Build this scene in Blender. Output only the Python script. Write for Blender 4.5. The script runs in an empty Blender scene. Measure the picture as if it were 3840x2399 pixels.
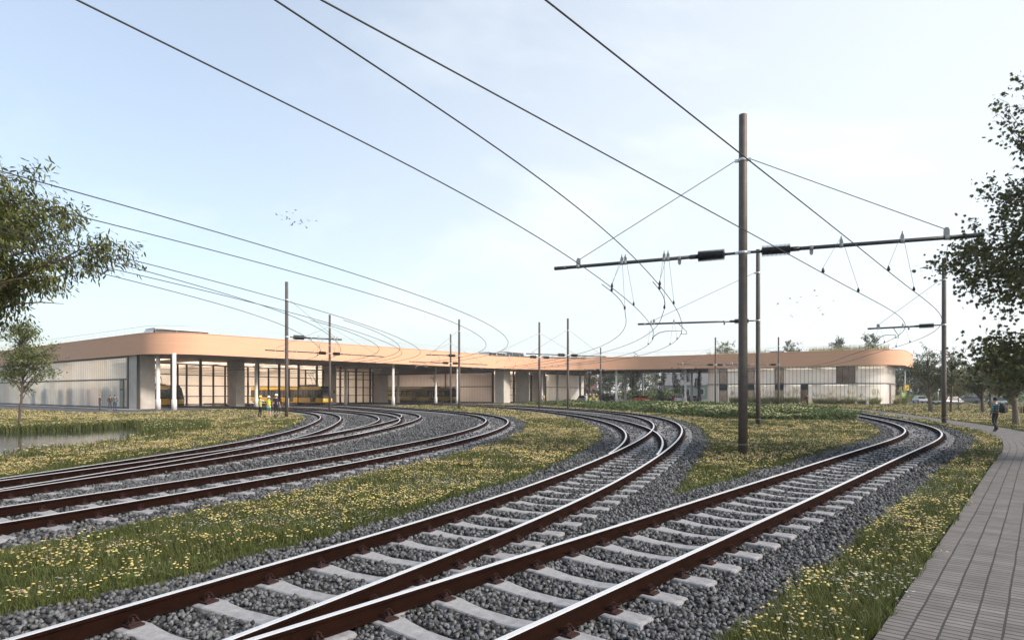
import bpy, bmesh, math, random
import numpy as np
from mathutils import Vector, Matrix
from mathutils.geometry import tessellate_polygon
PI = math.pi
RS = np.random.RandomState(7)
rnd = random.Random(11)
S = bpy.context.scene
COL = S.collection

# ------------------------------------------------------------------ helpers
def tag(o, label=None, cat=None, group=None, kind=None):
    if label: o['label'] = label
    if cat: o['category'] = cat
    if group: o['group'] = group
    if kind: o['kind'] = kind
    return o

def empty(name, loc=(0, 0, 0), rz=0.0, label=None, cat=None, group=None):
    o = bpy.data.objects.new(name, None)
    o.empty_display_size = 0.3
    COL.objects.link(o)
    o.location = loc
    o.rotation_euler = (0, 0, rz)
    return tag(o, label, cat, group)

def mesh_obj(name, me, parent=None):
    o = bpy.data.objects.new(name, me)
    COL.objects.link(o)
    if parent is not None: o.parent = parent
    return o

def copy_tree(o, parent=None):
    c = o.copy()
    COL.objects.link(c)
    if parent is not None: c.parent = parent
    for ch in list(o.children):
        copy_tree(ch, c)
    return c

class MB:
    """collects simple shapes into one mesh"""
    def __init__(self):
        self.v = []; self.f = []; self.m = []; self.s = []
    def face(self, idx, m=0, smooth=False):
        self.f.append(tuple(idx)); self.m.append(m); self.s.append(smooth)
    def box(self, c, d, m=0, rz=0.0, M=None):
        x, y, z = d[0]/2, d[1]/2, d[2]/2
        b = len(self.v); ca, sa = math.cos(rz), math.sin(rz)
        for k in ((-x,-y,-z),(x,-y,-z),(x,y,-z),(-x,y,-z),(-x,-y,z),(x,-y,z),(x,y,z),(-x,y,z)):
            p = (c[0]+k[0]*ca-k[1]*sa, c[1]+k[0]*sa+k[1]*ca, c[2]+k[2])
            if M is not None: p = tuple(M @ Vector(p))
            self.v.append(p)
        for q in ((3,2,1,0),(4,5,6,7),(0,1,5,4),(1,2,6,5),(2,3,7,6),(3,0,4,7)):
            self.face([b+i for i in q], m)
        return self
    def seg_box(self, p0, p1, th, z0, z1, m=0, off=0.0):
        """upright box along the plan line p0-p1; off shifts it sideways (left positive)"""
        p0 = np.array(p0[:2], float); p1 = np.array(p1[:2], float)
        d = p1-p0; L = np.linalg.norm(d); d /= L; n = np.array((-d[1], d[0]))
        c = (p0+p1)/2+n*off
        self.box((c[0], c[1], (z0+z1)/2), (L, th, z1-z0), m, math.atan2(d[1], d[0]))
        return self
    def tube(self, pts, r, n=8, m=0, caps=True, smooth=True):
        pts = [Vector(p) for p in pts]
        k = len(pts)
        rr = r if hasattr(r, '__len__') else [r]*k
        b = len(self.v)
        t0 = (pts[1]-pts[0]).normalized()
        up = Vector((0,0,1)) if abs(t0.z) < 0.9 else Vector((1,0,0))
        a = t0.cross(up).normalized(); bb = a.cross(t0).normalized()
        for i, p in enumerate(pts):
            if i == 0: t = t0
            elif i == k-1: t = (pts[i]-pts[i-1]).normalized()
            else: t = ((pts[i+1]-pts[i]).normalized()+(pts[i]-pts[i-1]).normalized())
            if t.length < 1e-6: t = t0
            t.normalize()
            a = (a-t*a.dot(t)); 
            if a.length < 1e-6: a = t.cross(Vector((0.3,0.5,0.8)))
            a.normalize(); bb = t.cross(a).normalized()
            for j in range(n):
                w = 2*PI*j/n
                self.v.append(tuple(p+(a*math.cos(w)+bb*math.sin(w))*rr[i]))
        for i in range(k-1):
            for j in range(n):
                j2 = (j+1) % n
                self.face((b+i*n+j, b+i*n+j2, b+(i+1)*n+j2, b+(i+1)*n+j), m, smooth)
        if caps:
            self.face([b+j for j in range(n)][::-1], m)
            self.face([b+(k-1)*n+j for j in range(n)], m)
        return self
    def lathe(self, prof, n=12, m=0, o=(0,0,0), axis=(0,0,1), smooth=True, caps=True):
        """prof = [(r, h)...] spun about axis through o"""
        ax = Vector(axis).normalized()
        up = Vector((0,0,1)) if abs(ax.z) < 0.9 else Vector((1,0,0))
        a = ax.cross(up).normalized(); c = ax.cross(a)
        b = len(self.v); o = Vector(o)
        for r, h in prof:
            for j in range(n):
                w = 2*PI*j/n
                self.v.append(tuple(o+ax*h+(a*math.cos(w)+c*math.sin(w))*r))
        for i in range(len(prof)-1):
            for j in range(n):
                j2 = (j+1) % n
                self.face((b+i*n+j, b+i*n+j2, b+(i+1)*n+j2, b+(i+1)*n+j), m, smooth)
        if caps:
            self.face([b+j for j in range(n)][::-1], m)
            self.face([b+(len(prof)-1)*n+j for j in range(n)], m)
        return self
    def poly(self, pts3, m=0):
        b = len(self.v)
        self.v += [tuple(p) for p in pts3]
        self.face(range(b, b+len(pts3)), m)
        return self
    def flat(self, pts2, z, m=0, down=False):
        tris = tessellate_polygon([[Vector((p[0], p[1], 0)) for p in pts2]])
        b = len(self.v)
        self.v += [(p[0], p[1], z) for p in pts2]
        for t in tris:
            a, bb, c = [Vector((pts2[i][0], pts2[i][1], 0)) for i in t]
            up = (bb-a).cross(c-a).z > 0
            q = [b+i for i in t]
            if up == down: q = q[::-1]
            self.face(q, m)
        return self
    def strip(self, pts2, z0, z1, m=0, closed=False, smooth=False):
        n = len(pts2); b = len(self.v)
        self.v += [(p[0], p[1], z0) for p in pts2]+[(p[0], p[1], z1) for p in pts2]
        for i in range(n if closed else n-1):
            j = (i+1) % n
            self.face((b+i, b+j, b+n+j, b+n+i), m, smooth)
        return self
    def prism(self, pts2, z0, z1, m=0, mtop=None):
        self.flat(pts2, z1, m if mtop is None else mtop)
        self.flat(pts2, z0, m, True)
        return self.strip(pts2, z0, z1, m, True)
    def build(self, name, mats, parent=None, smooth_all=False):
        me = bpy.data.meshes.new(name)
        me.from_pydata(self.v, [], self.f)
        if not isinstance(mats, (list, tuple)): mats = [mats]
        for x in mats: me.materials.append(x)
        me.polygons.foreach_set('material_index', self.m)
        me.polygons.foreach_set('use_smooth', [bool(x) or smooth_all for x in self.s])
        me.update()
        return mesh_obj(name, me, parent)

def np_mesh(name, V, T, mi=None, mats=(), smooth=False):
    """big triangle mesh from arrays"""
    me = bpy.data.meshes.new(name)
    nv, nt = len(V), len(T)
    me.vertices.add(nv)
    me.vertices.foreach_set('co', np.ascontiguousarray(V, np.float32).ravel())
    me.loops.add(nt*3)
    me.loops.foreach_set('vertex_index', np.ascontiguousarray(T, np.int32).ravel())
    me.polygons.add(nt)
    me.polygons.foreach_set('loop_start', np.arange(0, nt*3, 3, dtype=np.int32))
    for x in mats: me.materials.append(x)
    if mi is not None: me.polygons.foreach_set('material_index', np.ascontiguousarray(mi, np.int32))
    if smooth: me.polygons.foreach_set('use_smooth', np.ones(nt, bool))
    me.update(calc_edges=True)
    return me

def scatter(bv, bt, pos, ang, scale, lean=None, mi=None):
    """copies of a small triangle mesh (bv, bt) at pos, turned by ang, scaled (n,) or (n,3); lean=(n,2) shear"""
    n = len(pos); bv = np.asarray(bv, float); bt = np.asarray(bt, int)
    sc = np.asarray(scale, float)
    if sc.ndim == 1: sc = np.repeat(sc[:, None], 3, 1)
    L = bv[None]*sc[:, None, :]
    c, s = np.cos(ang)[:, None], np.sin(ang)[:, None]
    x = L[..., 0]*c-L[..., 1]*s; y = L[..., 0]*s+L[..., 1]*c; z = L[..., 2]
    if lean is not None:
        x = x+z*lean[:, :1]; y = y+z*lean[:, 1:]
    V = np.stack([x+pos[:, :1], y+pos[:, 1:2], z+pos[:, 2:3]], 2).reshape(-1, 3)
    T = (bt[None]+(np.arange(n)*len(bv))[:, None, None]).reshape(-1, 3)
    M = None if mi is None else np.repeat(np.asarray(mi), len(bt))
    return V, T, M

def rand_rot(n, rs):
    q = rs.normal(size=(n, 4)); q /= np.linalg.norm(q, axis=1)[:, None]
    w, x, y, z = q.T
    return np.stack([np.stack([1-2*(y*y+z*z), 2*(x*y-z*w), 2*(x*z+y*w)], 1),
                     np.stack([2*(x*y+z*w), 1-2*(x*x+z*z), 2*(y*z-x*w)], 1),
                     np.stack([2*(x*z-y*w), 2*(y*z+x*w), 1-2*(x*x+y*y)], 1)], 1)

def join_arrays(parts):
    V, T, M, o = [], [], [], 0
    for v, t, m in parts:
        V.append(v); T.append(t+o); o += len(v)
        M.append(np.zeros(len(t), int) if m is None else m)
    return np.concatenate(V), np.concatenate(T), np.concatenate(M)

# value noise on a lattice, for patchiness of plants
_L = RS.rand(256, 256)
def vnoise(x, y, s):
    x = np.asarray(x)/s+500.3; y = np.asarray(y)/s+700.7
    i = np.floor(x).astype(int); j = np.floor(y).astype(int)
    fx = x-i; fy = y-j
    fx = fx*fx*(3-2*fx); fy = fy*fy*(3-2*fy)
    g = lambda a, b: _L[a % 256, b % 256]
    return (g(i, j)*(1-fx)*(1-fy)+g(i+1, j)*fx*(1-fy)+g(i, j+1)*(1-fx)*fy+g(i+1, j+1)*fx*fy)

def in_poly(px, py, poly):
    inside = np.zeros(np.shape(px), bool)
    n = len(poly)
    for i in range(n):
        x1, y1 = poly[i]; x2, y2 = poly[(i+1) % n]
        if y1 == y2: continue
        c = ((y1 > py) != (y2 > py)) & (px < (x2-x1)*(py-y1)/(y2-y1)+x1)
        inside ^= c
    return inside

def round_poly(pts, radii, n=8):
    """round the corners of a closed polygon"""
    out = []
    k = len(pts)
    for i in range(k):
        r = radii[i]
        p = Vector((pts[i][0], pts[i][1])); a = Vector((pts[i-1][0], pts[i-1][1])); b = Vector((pts[(i+1) % k][0], pts[(i+1) % k][1]))
        if r <= 0: out.append((p.x, p.y)); continue
        u = (a-p).normalized(); w = (b-p).normalized()
        h = math.acos(max(-1, min(1, u.dot(w))))/2
        d = min(r/math.tan(h), 0.48*(a-p).length, 0.48*(b-p).length); r = d*math.tan(h)
        c = p+(u+w).normalized()*(r/math.sin(h))
        s0 = p+u*d; s1 = p+w*d
        a0 = math.atan2(s0.y-c.y, s0.x-c.x); a1 = math.atan2(s1.y-c.y, s1.x-c.x)
        da = (a1-a0+PI) % (2*PI)-PI
        for j in range(n+1):
            t = a0+da*j/n
            out.append((c.x+r*math.cos(t), c.y+r*math.sin(t)))
    return out

# ------------------------------------------------------------------ materials
def new_mat(name):
    m = bpy.data.materials.new(name)
    m.use_nodes = True
    nt = m.node_tree
    b = nt.nodes['Principled BSDF']
    return m, nt, b

def N(nt, typ, **kw):
    n = nt.nodes.new(typ)
    for k, v in kw.items():
        if k in n.inputs.keys(): n.inputs[k].default_value = v
        else: setattr(n, k, v)
    return n

def ramp(nt, stops, interp='LINEAR'):
    r = nt.nodes.new('ShaderNodeValToRGB')
    r.color_ramp.interpolation = interp
    el = r.color_ramp.elements
    while len(el) > 1: el.remove(el[-1])
    el[0].position = stops[0][0]; el[0].color = (*stops[0][1], 1)
    for p, c in stops[1:]:
        e = el.new(p); e.color = (*c, 1)
    return r

def mat(name, col, rough=0.6, metal=0.0, var=0.0, scale=8.0, bump=0.0, bscale=None, col2=None, spec=0.5, coords='Object', island=0.0, trans=0.0):
    """principled with noise variation between col and col2, optional per-island variation, bump, translucency"""
    m, nt, b = new_mat(name)
    lk = nt.links.new
    b.inputs['Roughness'].default_value = rough
    b.inputs['Metallic'].default_value = metal
    b.inputs['Specular IOR Level'].default_value = spec
    b.inputs['Base Color'].default_value = (*col, 1)
    tc = N(nt, 'ShaderNodeTexCoord')
    src = None
    if var > 0 or col2 is not None:
        c2 = col2 if col2 is not None else tuple(max(0, c*(1-var)) for c in col)
        nz = N(nt, 'ShaderNodeTexNoise', Scale=scale, Detail=6.0, Roughness=0.65)
        lk(tc.outputs[coords], nz.inputs['Vector'])
        r = ramp(nt, [(0.32, c2), (0.68, col)])
        lk(nz.outputs['Fac'], r.inputs['Fac'])
        src = r.outputs['Color']
    if island > 0:
        g = N(nt, 'ShaderNodeNewGeometry')
        mr = N(nt, 'ShaderNodeMapRange'); mr.inputs['To Min'].default_value = 1-island; mr.inputs['To Max'].default_value = 1+island
        lk(g.outputs['Random Per Island'], mr.inputs['Value'])
        hs = N(nt, 'ShaderNodeHueSaturation')
        hs.inputs['Color'].default_value = (*col, 1)
        if src is not None: lk(src, hs.inputs['Color'])
        lk(mr.outputs['Result'], hs.inputs['Value'])
        mh = N(nt, 'ShaderNodeMapRange'); mh.inputs['To Min'].default_value = 0.5-island*0.05; mh.inputs['To Max'].default_value = 0.5+island*0.05
        ml = N(nt, 'ShaderNodeMath', operation='FRACT'); mm = N(nt, 'ShaderNodeMath', operation='MULTIPLY'); mm.inputs[1].default_value = 17.3
        lk(g.outputs['Random Per Island'], mm.inputs[0]); lk(mm.outputs[0], ml.inputs[0]); lk(ml.outputs[0], mh.inputs['Value'])
        lk(mh.outputs['Result'], hs.inputs['Hue'])
        src = hs.outputs['Color']
    if src is not None: lk(src, b.inputs['Base Color'])
    if bump > 0:
        nb = N(nt, 'ShaderNodeTexNoise', Scale=bscale or scale*3, Detail=5.0, Roughness=0.6)
        lk(tc.outputs[coords], nb.inputs['Vector'])
        bp = N(nt, 'ShaderNodeBump', Strength=bump, Distance=0.02)
        lk(nb.outputs['Fac'], bp.inputs['Height']); lk(bp.outputs['Normal'], b.inputs['Normal'])
    if trans > 0:
        out = nt.nodes['Material Output']
        t = N(nt, 'ShaderNodeBsdfTranslucent')
        t.inputs['Color'].default_value = (*col, 1)
        if src is not None: lk(src, t.inputs['Color'])
        mx = N(nt, 'ShaderNodeMixShader'); mx.inputs[0].default_value = trans
        lk(b.outputs[0], mx.inputs[1]); lk(t.outputs[0], mx.inputs[2]); lk(mx.outputs[0], out.inputs['Surface'])
    return m

M = {}
M['grass'] = mat('grass_blade', (0.096, 0.108, 0.024), 0.65, island=0.4, col2=(0.062, 0.080, 0.015), scale=0.6, trans=0.3)
M['soil'] = mat('meadow_soil', (0.042, 0.052, 0.013), 0.95, col2=(0.062, 0.068, 0.022), scale=1.3, bump=0.5)
M['fl_yellow'] = mat('flower_yellow', (0.54, 0.43, 0.16), 0.8, island=0.35, trans=0.15)
M['fl_white'] = mat('flower_white', (0.62, 0.60, 0.53), 0.7, island=0.1, trans=0.15)
M['fl_tan'] = mat('flower_tan', (0.25, 0.19, 0.14), 0.8, island=0.3)
M['fl_cream'] = mat('flower_cream', (0.36, 0.34, 0.17), 0.8, island=0.2, trans=0.15)
M['stem'] = mat('flower_stem', (0.10, 0.14, 0.03), 0.7, island=0.2)
M['stone'] = mat('ballast_stone', (0.105, 0.108, 0.110), 0.75, island=0.95, col2=(0.040, 0.043, 0.047), scale=45, bump=0.3, bscale=90)
M['concrete'] = mat('sleeper_concrete', (0.31, 0.31, 0.32), 0.85, col2=(0.19, 0.19, 0.195), scale=9, bump=0.35, bscale=60)
M['rust'] = mat('rail_rust', (0.0150, 0.0052, 0.0030), 0.95, col2=(0.0075, 0.0030, 0.0020), spec=0.06, scale=5, bump=0.15, bscale=120)
M['clip'] = mat('clip_rust', (0.040, 0.020, 0.018), 0.85, spec=0.2, col2=(0.026, 0.013, 0.012), scale=40)
M['steel'] = mat('rail_head_steel', (0.80, 0.79, 0.77), 0.42, 0.55, col2=(0.66, 0.65, 0.64), scale=40)
M['asphalt'] = mat('asphalt', (0.075, 0.078, 0.080), 0.9, col2=(0.055, 0.058, 0.06), scale=2.0, bump=0.2, bscale=80)
M['pole'] = mat('weathered_pole', (0.110, 0.090, 0.078), 0.6, 0.15, col2=(0.075, 0.062, 0.054), scale=5, bump=0.12, bscale=60)
M['alu'] = mat('galvanised', (0.62, 0.63, 0.64), 0.4, 0.6, var=0.2, scale=20)
M['arm'] = mat('dark_arm_tube', (0.085, 0.088, 0.095), 0.32, 0.6, var=0.25, scale=10)
M['insulator'] = mat('black_insulator', (0.022, 0.024, 0.028), 0.35, var=0.3, scale=20)
M['wire'] = mat('copper_wire_dark', (0.03, 0.03, 0.03), 0.6, 0.2, var=0.2)
M['white_paint'] = mat('pale_bracket', (0.34, 0.35, 0.35), 0.55, var=0.15, scale=20)
M['pier'] = mat('pier_concrete', (0.47, 0.43, 0.39), 0.85, col2=(0.37, 0.335, 0.30), scale=0.9, bump=0.1, bscale=20)
M['column'] = mat('column_concrete', (0.62, 0.595, 0.565), 0.8, col2=(0.53, 0.505, 0.48), scale=1.5, bump=0.08, bscale=30)
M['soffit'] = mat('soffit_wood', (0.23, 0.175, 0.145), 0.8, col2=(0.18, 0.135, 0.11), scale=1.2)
M['roof'] = mat('roof_gravel', (0.35, 0.34, 0.32), 0.9, var=0.3, scale=3)
M['dark'] = mat('dark_frame', (0.018, 0.018, 0.022), 0.45, 0.2, var=0.3, scale=10)
M['mid'] = mat('grey_band', (0.10, 0.105, 0.115), 0.5, 0.3, var=0.2, scale=10)
M['wall_in'] = mat('hall_inside_wall', (0.80, 0.74, 0.68), 0.9, col2=(0.72, 0.65, 0.59), scale=0.5)
M['floor_in'] = mat('hall_floor', (0.45, 0.42, 0.40), 0.6, var=0.2, scale=0.6)
M['bark'] = mat('bark', (0.11, 0.085, 0.065), 0.9, col2=(0.055, 0.042, 0.034), scale=14, bump=0.8, bscale=40)
M['bark_pale'] = mat('bark_pale', (0.20, 0.16, 0.115), 0.9, col2=(0.09, 0.07, 0.055), scale=12, bump=0.8, bscale=40)
M['leaf_ash'] = mat('leaf_drooping', (0.105, 0.118, 0.026), 0.45, island=0.5, trans=0.4)
M['leaf_maple'] = mat('leaf_maple', (0.095, 0.100, 0.030), 0.45, island=0.5, trans=0.4)
M['leaf_apple'] = mat('leaf_apple', (0.092, 0.112, 0.042), 0.5, island=0.5, trans=0.35)
M['leaf_birch'] = mat('leaf_young', (0.115, 0.14, 0.040), 0.5, island=0.4, trans=0.3)
M['leaf_far'] = mat('leaf_far', (0.105, 0.122, 0.078), 0.7, island=0.35, trans=0.2)  # paler, greyer leaf green with distance haze put into the colour
M['leaf_shrub'] = mat('leaf_shrub', (0.080, 0.115, 0.030), 0.6, island=0.5, trans=0.25)
M['reed'] = mat('reed_blade', (0.21, 0.215, 0.085), 0.7, island=0.4, trans=0.25)
M['plume'] = mat('grass_plume', (0.50, 0.44, 0.28), 0.9, island=0.3, trans=0.25)
M['apple'] = mat('apple_red', (0.55, 0.06, 0.04), 0.4, island=0.3)
M['rubber'] = mat('rubber', (0.02, 0.02, 0.02), 0.8, var=0.2)
M['white_plain'] = mat('white_metal', (0.75, 0.75, 0.74), 0.5, var=0.08, scale=3)

def mat_glass(name, tint=(0.9, 0.92, 0.93), refl=0.03, rough=0.03):
    m, nt, b = new_mat(name)
    lk = nt.links.new
    nt.nodes.remove(b)
    t = N(nt, 'ShaderNodeBsdfTransparent'); t.inputs['Color'].default_value = (*tint, 1)
    g = N(nt, 'ShaderNodeBsdfGlossy'); g.inputs['Roughness'].default_value = rough
    f = N(nt, 'ShaderNodeFresnel'); f.inputs['IOR'].default_value = 1.5
    ad = N(nt, 'ShaderNodeMath', operation='ADD'); ad.inputs[1].default_value = refl; ad.use_clamp = True
    lk(f.outputs[0], ad.inputs[0])
    mx = N(nt, 'ShaderNodeMixShader')
    lk(ad.outputs[0], mx.inputs[0]); lk(t.outputs[0], mx.inputs[1]); lk(g.outputs[0], mx.inputs[2])
    lk(mx.outputs[0], nt.nodes['Material Output'].inputs['Surface'])
    return m
M['glass'] = mat_glass('clear_glass')
M['glass_dark'] = mat('dark_glass', (0.015, 0.017, 0.02), 0.08, spec=0.8, var=0.2, scale=2)

def mat_poly(name, col, ribs, pale=0.55, through=0.12, line=0.25, warm=(0.80, 0.75, 0.72)):
    """ribbed translucent polycarbonate; ribs = profiles per metre along the wall UV, UV.x in metres"""
    m, nt, b = new_mat(name)
    lk = nt.links.new
    uv = N(nt, 'ShaderNodeUVMap'); sx = N(nt, 'ShaderNodeSeparateXYZ'); lk(uv.outputs[0], sx.inputs[0])
    mu = N(nt, 'ShaderNodeMath', operation='MULTIPLY'); mu.inputs[1].default_value = ribs; lk(sx.outputs['X'], mu.inputs[0])
    fr = N(nt, 'ShaderNodeMath', operation='FRACT'); lk(mu.outputs[0], fr.inputs[0])
    r = ramp(nt, [(0.0, (line,)*3), (0.12, (1, 1, 1)), (0.90, (1, 1, 1)), (1.0, (line,)*3)])
    lk(fr.outputs[0], r.inputs['Fac'])
    # broad panels, slightly different from each other
    pm = N(nt, 'ShaderNodeMath', operation='MULTIPLY'); pm.inputs[1].default_value = 0.31; lk(sx.outputs['X'], pm.inputs[0])
    fl = N(nt, 'ShaderNodeMath', operation='FLOOR'); lk(pm.outputs[0], fl.inputs[0])
    wn = N(nt, 'ShaderNodeTexWhiteNoise', noise_dimensions='1D'); lk(fl.outputs[0], wn.inputs['W'])
    pr = ramp(nt, [(0.0, tuple(c*0.93 for c in col)), (0.5, col), (1.0, warm)]); lk(wn.outputs['Value'], pr.inputs['Fac'])
    mx = N(nt, 'ShaderNodeMixRGB', blend_type='MULTIPLY'); mx.inputs[0].default_value = 1.0
    lk(pr.outputs[0], mx.inputs[1]); lk(r.outputs[0], mx.inputs[2])
    tc = N(nt, 'ShaderNodeTexCoord')
    nz = N(nt, 'ShaderNodeTexNoise', Scale=0.35, Detail=4.0); lk(tc.outputs['Object'], nz.inputs['Vector'])
    r2 = ramp(nt, [(0.3, (0.90, 0.90, 0.90)), (0.7, (1, 1, 1))]); lk(nz.outputs['Fac'], r2.inputs['Fac'])
    m2 = N(nt, 'ShaderNodeMixRGB', blend_type='MULTIPLY'); m2.inputs[0].default_value = 1.0
    lk(mx.outputs[0], m2.inputs[1]); lk(r2.outputs[0], m2.inputs[2])
    lk(m2.outputs[0], b.inputs['Base Color'])
    b.inputs['Roughness'].default_value = 0.28
    bp = N(nt, 'ShaderNodeBump', Strength=0.5, Distance=0.02); lk(r.outputs[0], bp.inputs['Height']); lk(bp.outputs['Normal'], b.inputs['Normal'])
    t = N(nt, 'ShaderNodeBsdfTranslucent'); lk(m2.outputs[0], t.inputs['Color'])
    tr = N(nt, 'ShaderNodeBsdfTransparent'); lk(m2.outputs[0], tr.inputs['Color'])
    a = N(nt, 'ShaderNodeMixShader'); a.inputs[0].default_value = 1-pale
    lk(b.outputs[0], a.inputs[1]); lk(t.outputs[0], a.inputs[2])
    c = N(nt, 'ShaderNodeMixShader'); c.inputs[0].default_value = through
    lk(a.outputs[0], c.inputs[1]); lk(tr.outputs[0], c.inputs[2])
    lk(c.outputs[0], nt.nodes['Material Output'].inputs['Surface'])
    return m

def mat_wood():
    """pale larch cladding: long boards along the fascia, UV in metres"""
    m, nt, b = new_mat('larch_cladding')
    lk = nt.links.new
    uv = N(nt, 'ShaderNodeUVMap')
    br = N(nt, 'ShaderNodeTexBrick', offset=0.37, offset_frequency=2)
    br.inputs['Color1'].default_value = (0.62, 0.350, 0.222, 1); br.inputs['Color2'].default_value = (0.595, 0.335, 0.212, 1)
    br.inputs['Mortar'].default_value = (0.53, 0.305, 0.195, 1)
    br.inputs['Scale'].default_value = 1.0; br.inputs['Mortar Size'].default_value = 0.012
    br.inputs['Brick Width'].default_value = 6.2; br.inputs['Row Height'].default_value = 0.32
    lk(uv.outputs[0], br.inputs['Vector'])
    mp = N(nt, 'ShaderNodeMapping'); mp.inputs['Scale'].default_value = (0.35, 9.0, 1.0)
    lk(uv.outputs[0], mp.inputs['Vector'])
    nz = N(nt, 'ShaderNodeTexNoise', Scale=1.0, Detail=7.0, Roughness=0.65); lk(mp.outputs[0], nz.inputs['Vector'])
    r = ramp(nt, [(0.22, (0.84, 0.78, 0.74)), (0.42, (1, 1, 1)), (0.8, (1.04, 1.03, 1.02))]); lk(nz.outputs['Fac'], r.inputs['Fac'])
    mx = N(nt, 'ShaderNodeMixRGB', blend_type='MULTIPLY'); mx.inputs[0].default_value = 1.0
    lk(br.outputs['Color'], mx.inputs[1]); lk(r.outputs[0], mx.inputs[2]); lk(mx.outputs[0], b.inputs['Base Color'])
    b.inputs['Roughness'].default_value = 0.75
    bp = N(nt, 'ShaderNodeBump', Strength=0.15, Distance=0.01); lk(nz.outputs['Fac'], bp.inputs['Height']); lk(bp.outputs['Normal'], b.inputs['Normal'])
    return m
M['wood'] = mat_wood()

def mat_paver():
    m, nt, b = new_mat('grey_pavers')
    lk = nt.links.new
    uv = N(nt, 'ShaderNodeUVMap')
    # lanes run along the path (v), bricks across them; brick texture rows = lanes
    sp = N(nt, 'ShaderNodeSeparateXYZ'); lk(uv.outputs[0], sp.inputs[0])
    cb = N(nt, 'ShaderNodeCombineXYZ'); lk(sp.outputs['X'], cb.inputs['X']); lk(sp.outputs['Y'], cb.inputs['Y'])
    nz0 = N(nt, 'ShaderNodeTexNoise', Scale=1.3, Detail=2.0); lk(cb.outputs[0], nz0.inputs['Vector'])
    vm = N(nt, 'ShaderNodeVectorMath', operation='SCALE'); vm.inputs['Scale'].default_value = 0.02; lk(nz0.outputs['Color'], vm.inputs[0])
    va = N(nt, 'ShaderNodeVectorMath', operation='ADD'); lk(cb.outputs[0], va.inputs[0]); lk(vm.outputs[0], va.inputs[1])
    br = N(nt, 'ShaderNodeTexBrick', offset=0.5, offset_frequency=2)
    br.inputs['Color1'].default_value = (0.170, 0.158, 0.150, 1); br.inputs['Color2'].default_value = (0.120, 0.111, 0.105, 1)
    br.inputs['Mortar'].default_value = (0.030, 0.027, 0.025, 1)
    br.inputs['Scale'].default_value = 1.0; br.inputs['Mortar Size'].default_value = 0.011; br.inputs['Mortar Smooth'].default_value = 0.2
    br.inputs['Brick Width'].default_value = 0.105; br.inputs['Row Height'].default_value = 0.215
    lk(va.outputs[0], br.inputs['Vector'])
    nz = N(nt, 'ShaderNodeTexNoise', Scale=2.2, Detail=6.0, Roughness=0.6); lk(uv.outputs[0], nz.inputs['Vector'])
    r = ramp(nt, [(0.3, (0.74, 0.74, 0.74)), (0.7, (1.1, 1.1, 1.1))]); lk(nz.outputs['Fac'], r.inputs['Fac'])
    mx = N(nt, 'ShaderNodeMixRGB', blend_type='MULTIPLY'); mx.inputs[0].default_value = 1.0
    lk(br.outputs['Color'], mx.inputs[1]); lk(r.outputs[0], mx.inputs[2]); lk(mx.outputs[0], b.inputs['Base Color'])
    b.inputs['Roughness'].default_value = 0.85
    bp = N(nt, 'ShaderNodeBump', Strength=0.6, Distance=0.01); bp.invert = True
    lk(br.outputs['Fac'], bp.inputs['Height']); lk(bp.outputs['Normal'], b.inputs['Normal'])
    return m
M['paver'] = mat_paver()

def mat_ballast():
    m, nt, b = new_mat('ballast_bed')
    lk = nt.links.new
    tc = N(nt, 'ShaderNodeTexCoord')
    vo = N(nt, 'ShaderNodeTexVoronoi', Scale=17.0); lk(tc.outputs['Object'], vo.inputs['Vector'])
    sp = N(nt, 'ShaderNodeSeparateXYZ'); lk(vo.outputs['Color'], sp.inputs[0])
    r = ramp(nt, [(0.0, (0.028, 0.030, 0.033)), (0.5, (0.085, 0.088, 0.09)), (0.8, (0.16, 0.16, 0.155)), (1.0, (0.36, 0.355, 0.34))]); lk(sp.outputs['X'], r.inputs['Fac'])
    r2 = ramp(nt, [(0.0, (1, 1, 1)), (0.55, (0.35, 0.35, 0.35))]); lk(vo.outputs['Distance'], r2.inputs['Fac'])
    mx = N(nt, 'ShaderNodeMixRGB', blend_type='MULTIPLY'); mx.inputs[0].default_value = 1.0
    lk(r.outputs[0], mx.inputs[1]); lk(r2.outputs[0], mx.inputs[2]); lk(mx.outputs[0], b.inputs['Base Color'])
    b.inputs['Roughness'].default_value = 0.9
    bp = N(nt, 'ShaderNodeBump', Strength=1.0, Distance=0.06); bp.invert = True
    lk(vo.outputs['Distance'], bp.inputs['Height']); lk(bp.outputs['Normal'], b.inputs['Normal'])
    return m
M['ballast'] = mat_ballast()

def mat_water():
    m, nt, b = new_mat('pond_water')
    lk = nt.links.new
    b.inputs['Base Color'].default_value = (0.03, 0.035, 0.03, 1); b.inputs['Roughness'].default_value = 0.06
    b.inputs['Specular IOR Level'].default_value = 0.9
    tc = N(nt, 'ShaderNodeTexCoord'); mp = N(nt, 'ShaderNodeMapping'); mp.inputs['Scale'].default_value = (1.2, 3.0, 1.0)
    lk(tc.outputs['Object'], mp.inputs['Vector'])
    nz = N(nt, 'ShaderNodeTexNoise', Scale=2.0, Detail=3.0); lk(mp.outputs[0], nz.inputs['Vector'])
    bp = N(nt, 'ShaderNodeBump', Strength=0.06, Distance=0.05); lk(nz.outputs['Fac'], bp.inputs['Height']); lk(bp.outputs['Normal'], b.inputs['Normal'])
    return m
M['water'] = mat_water()

# ------------------------------------------------------------------ camera, sky, sun
F_PX, CX, HY, HCAM = 2400.0, 1920.0, 1471.0, 2.1
def ground_at(px, py, z=0.0):
    y = F_PX*(HCAM-z)/(py-HY)
    return ((px-CX)/F_PX*y, y, z)
def at_dist(px, py, y):
    return ((px-CX)/F_PX*y, y, HCAM+(HY-py)/F_PX*y)

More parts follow.
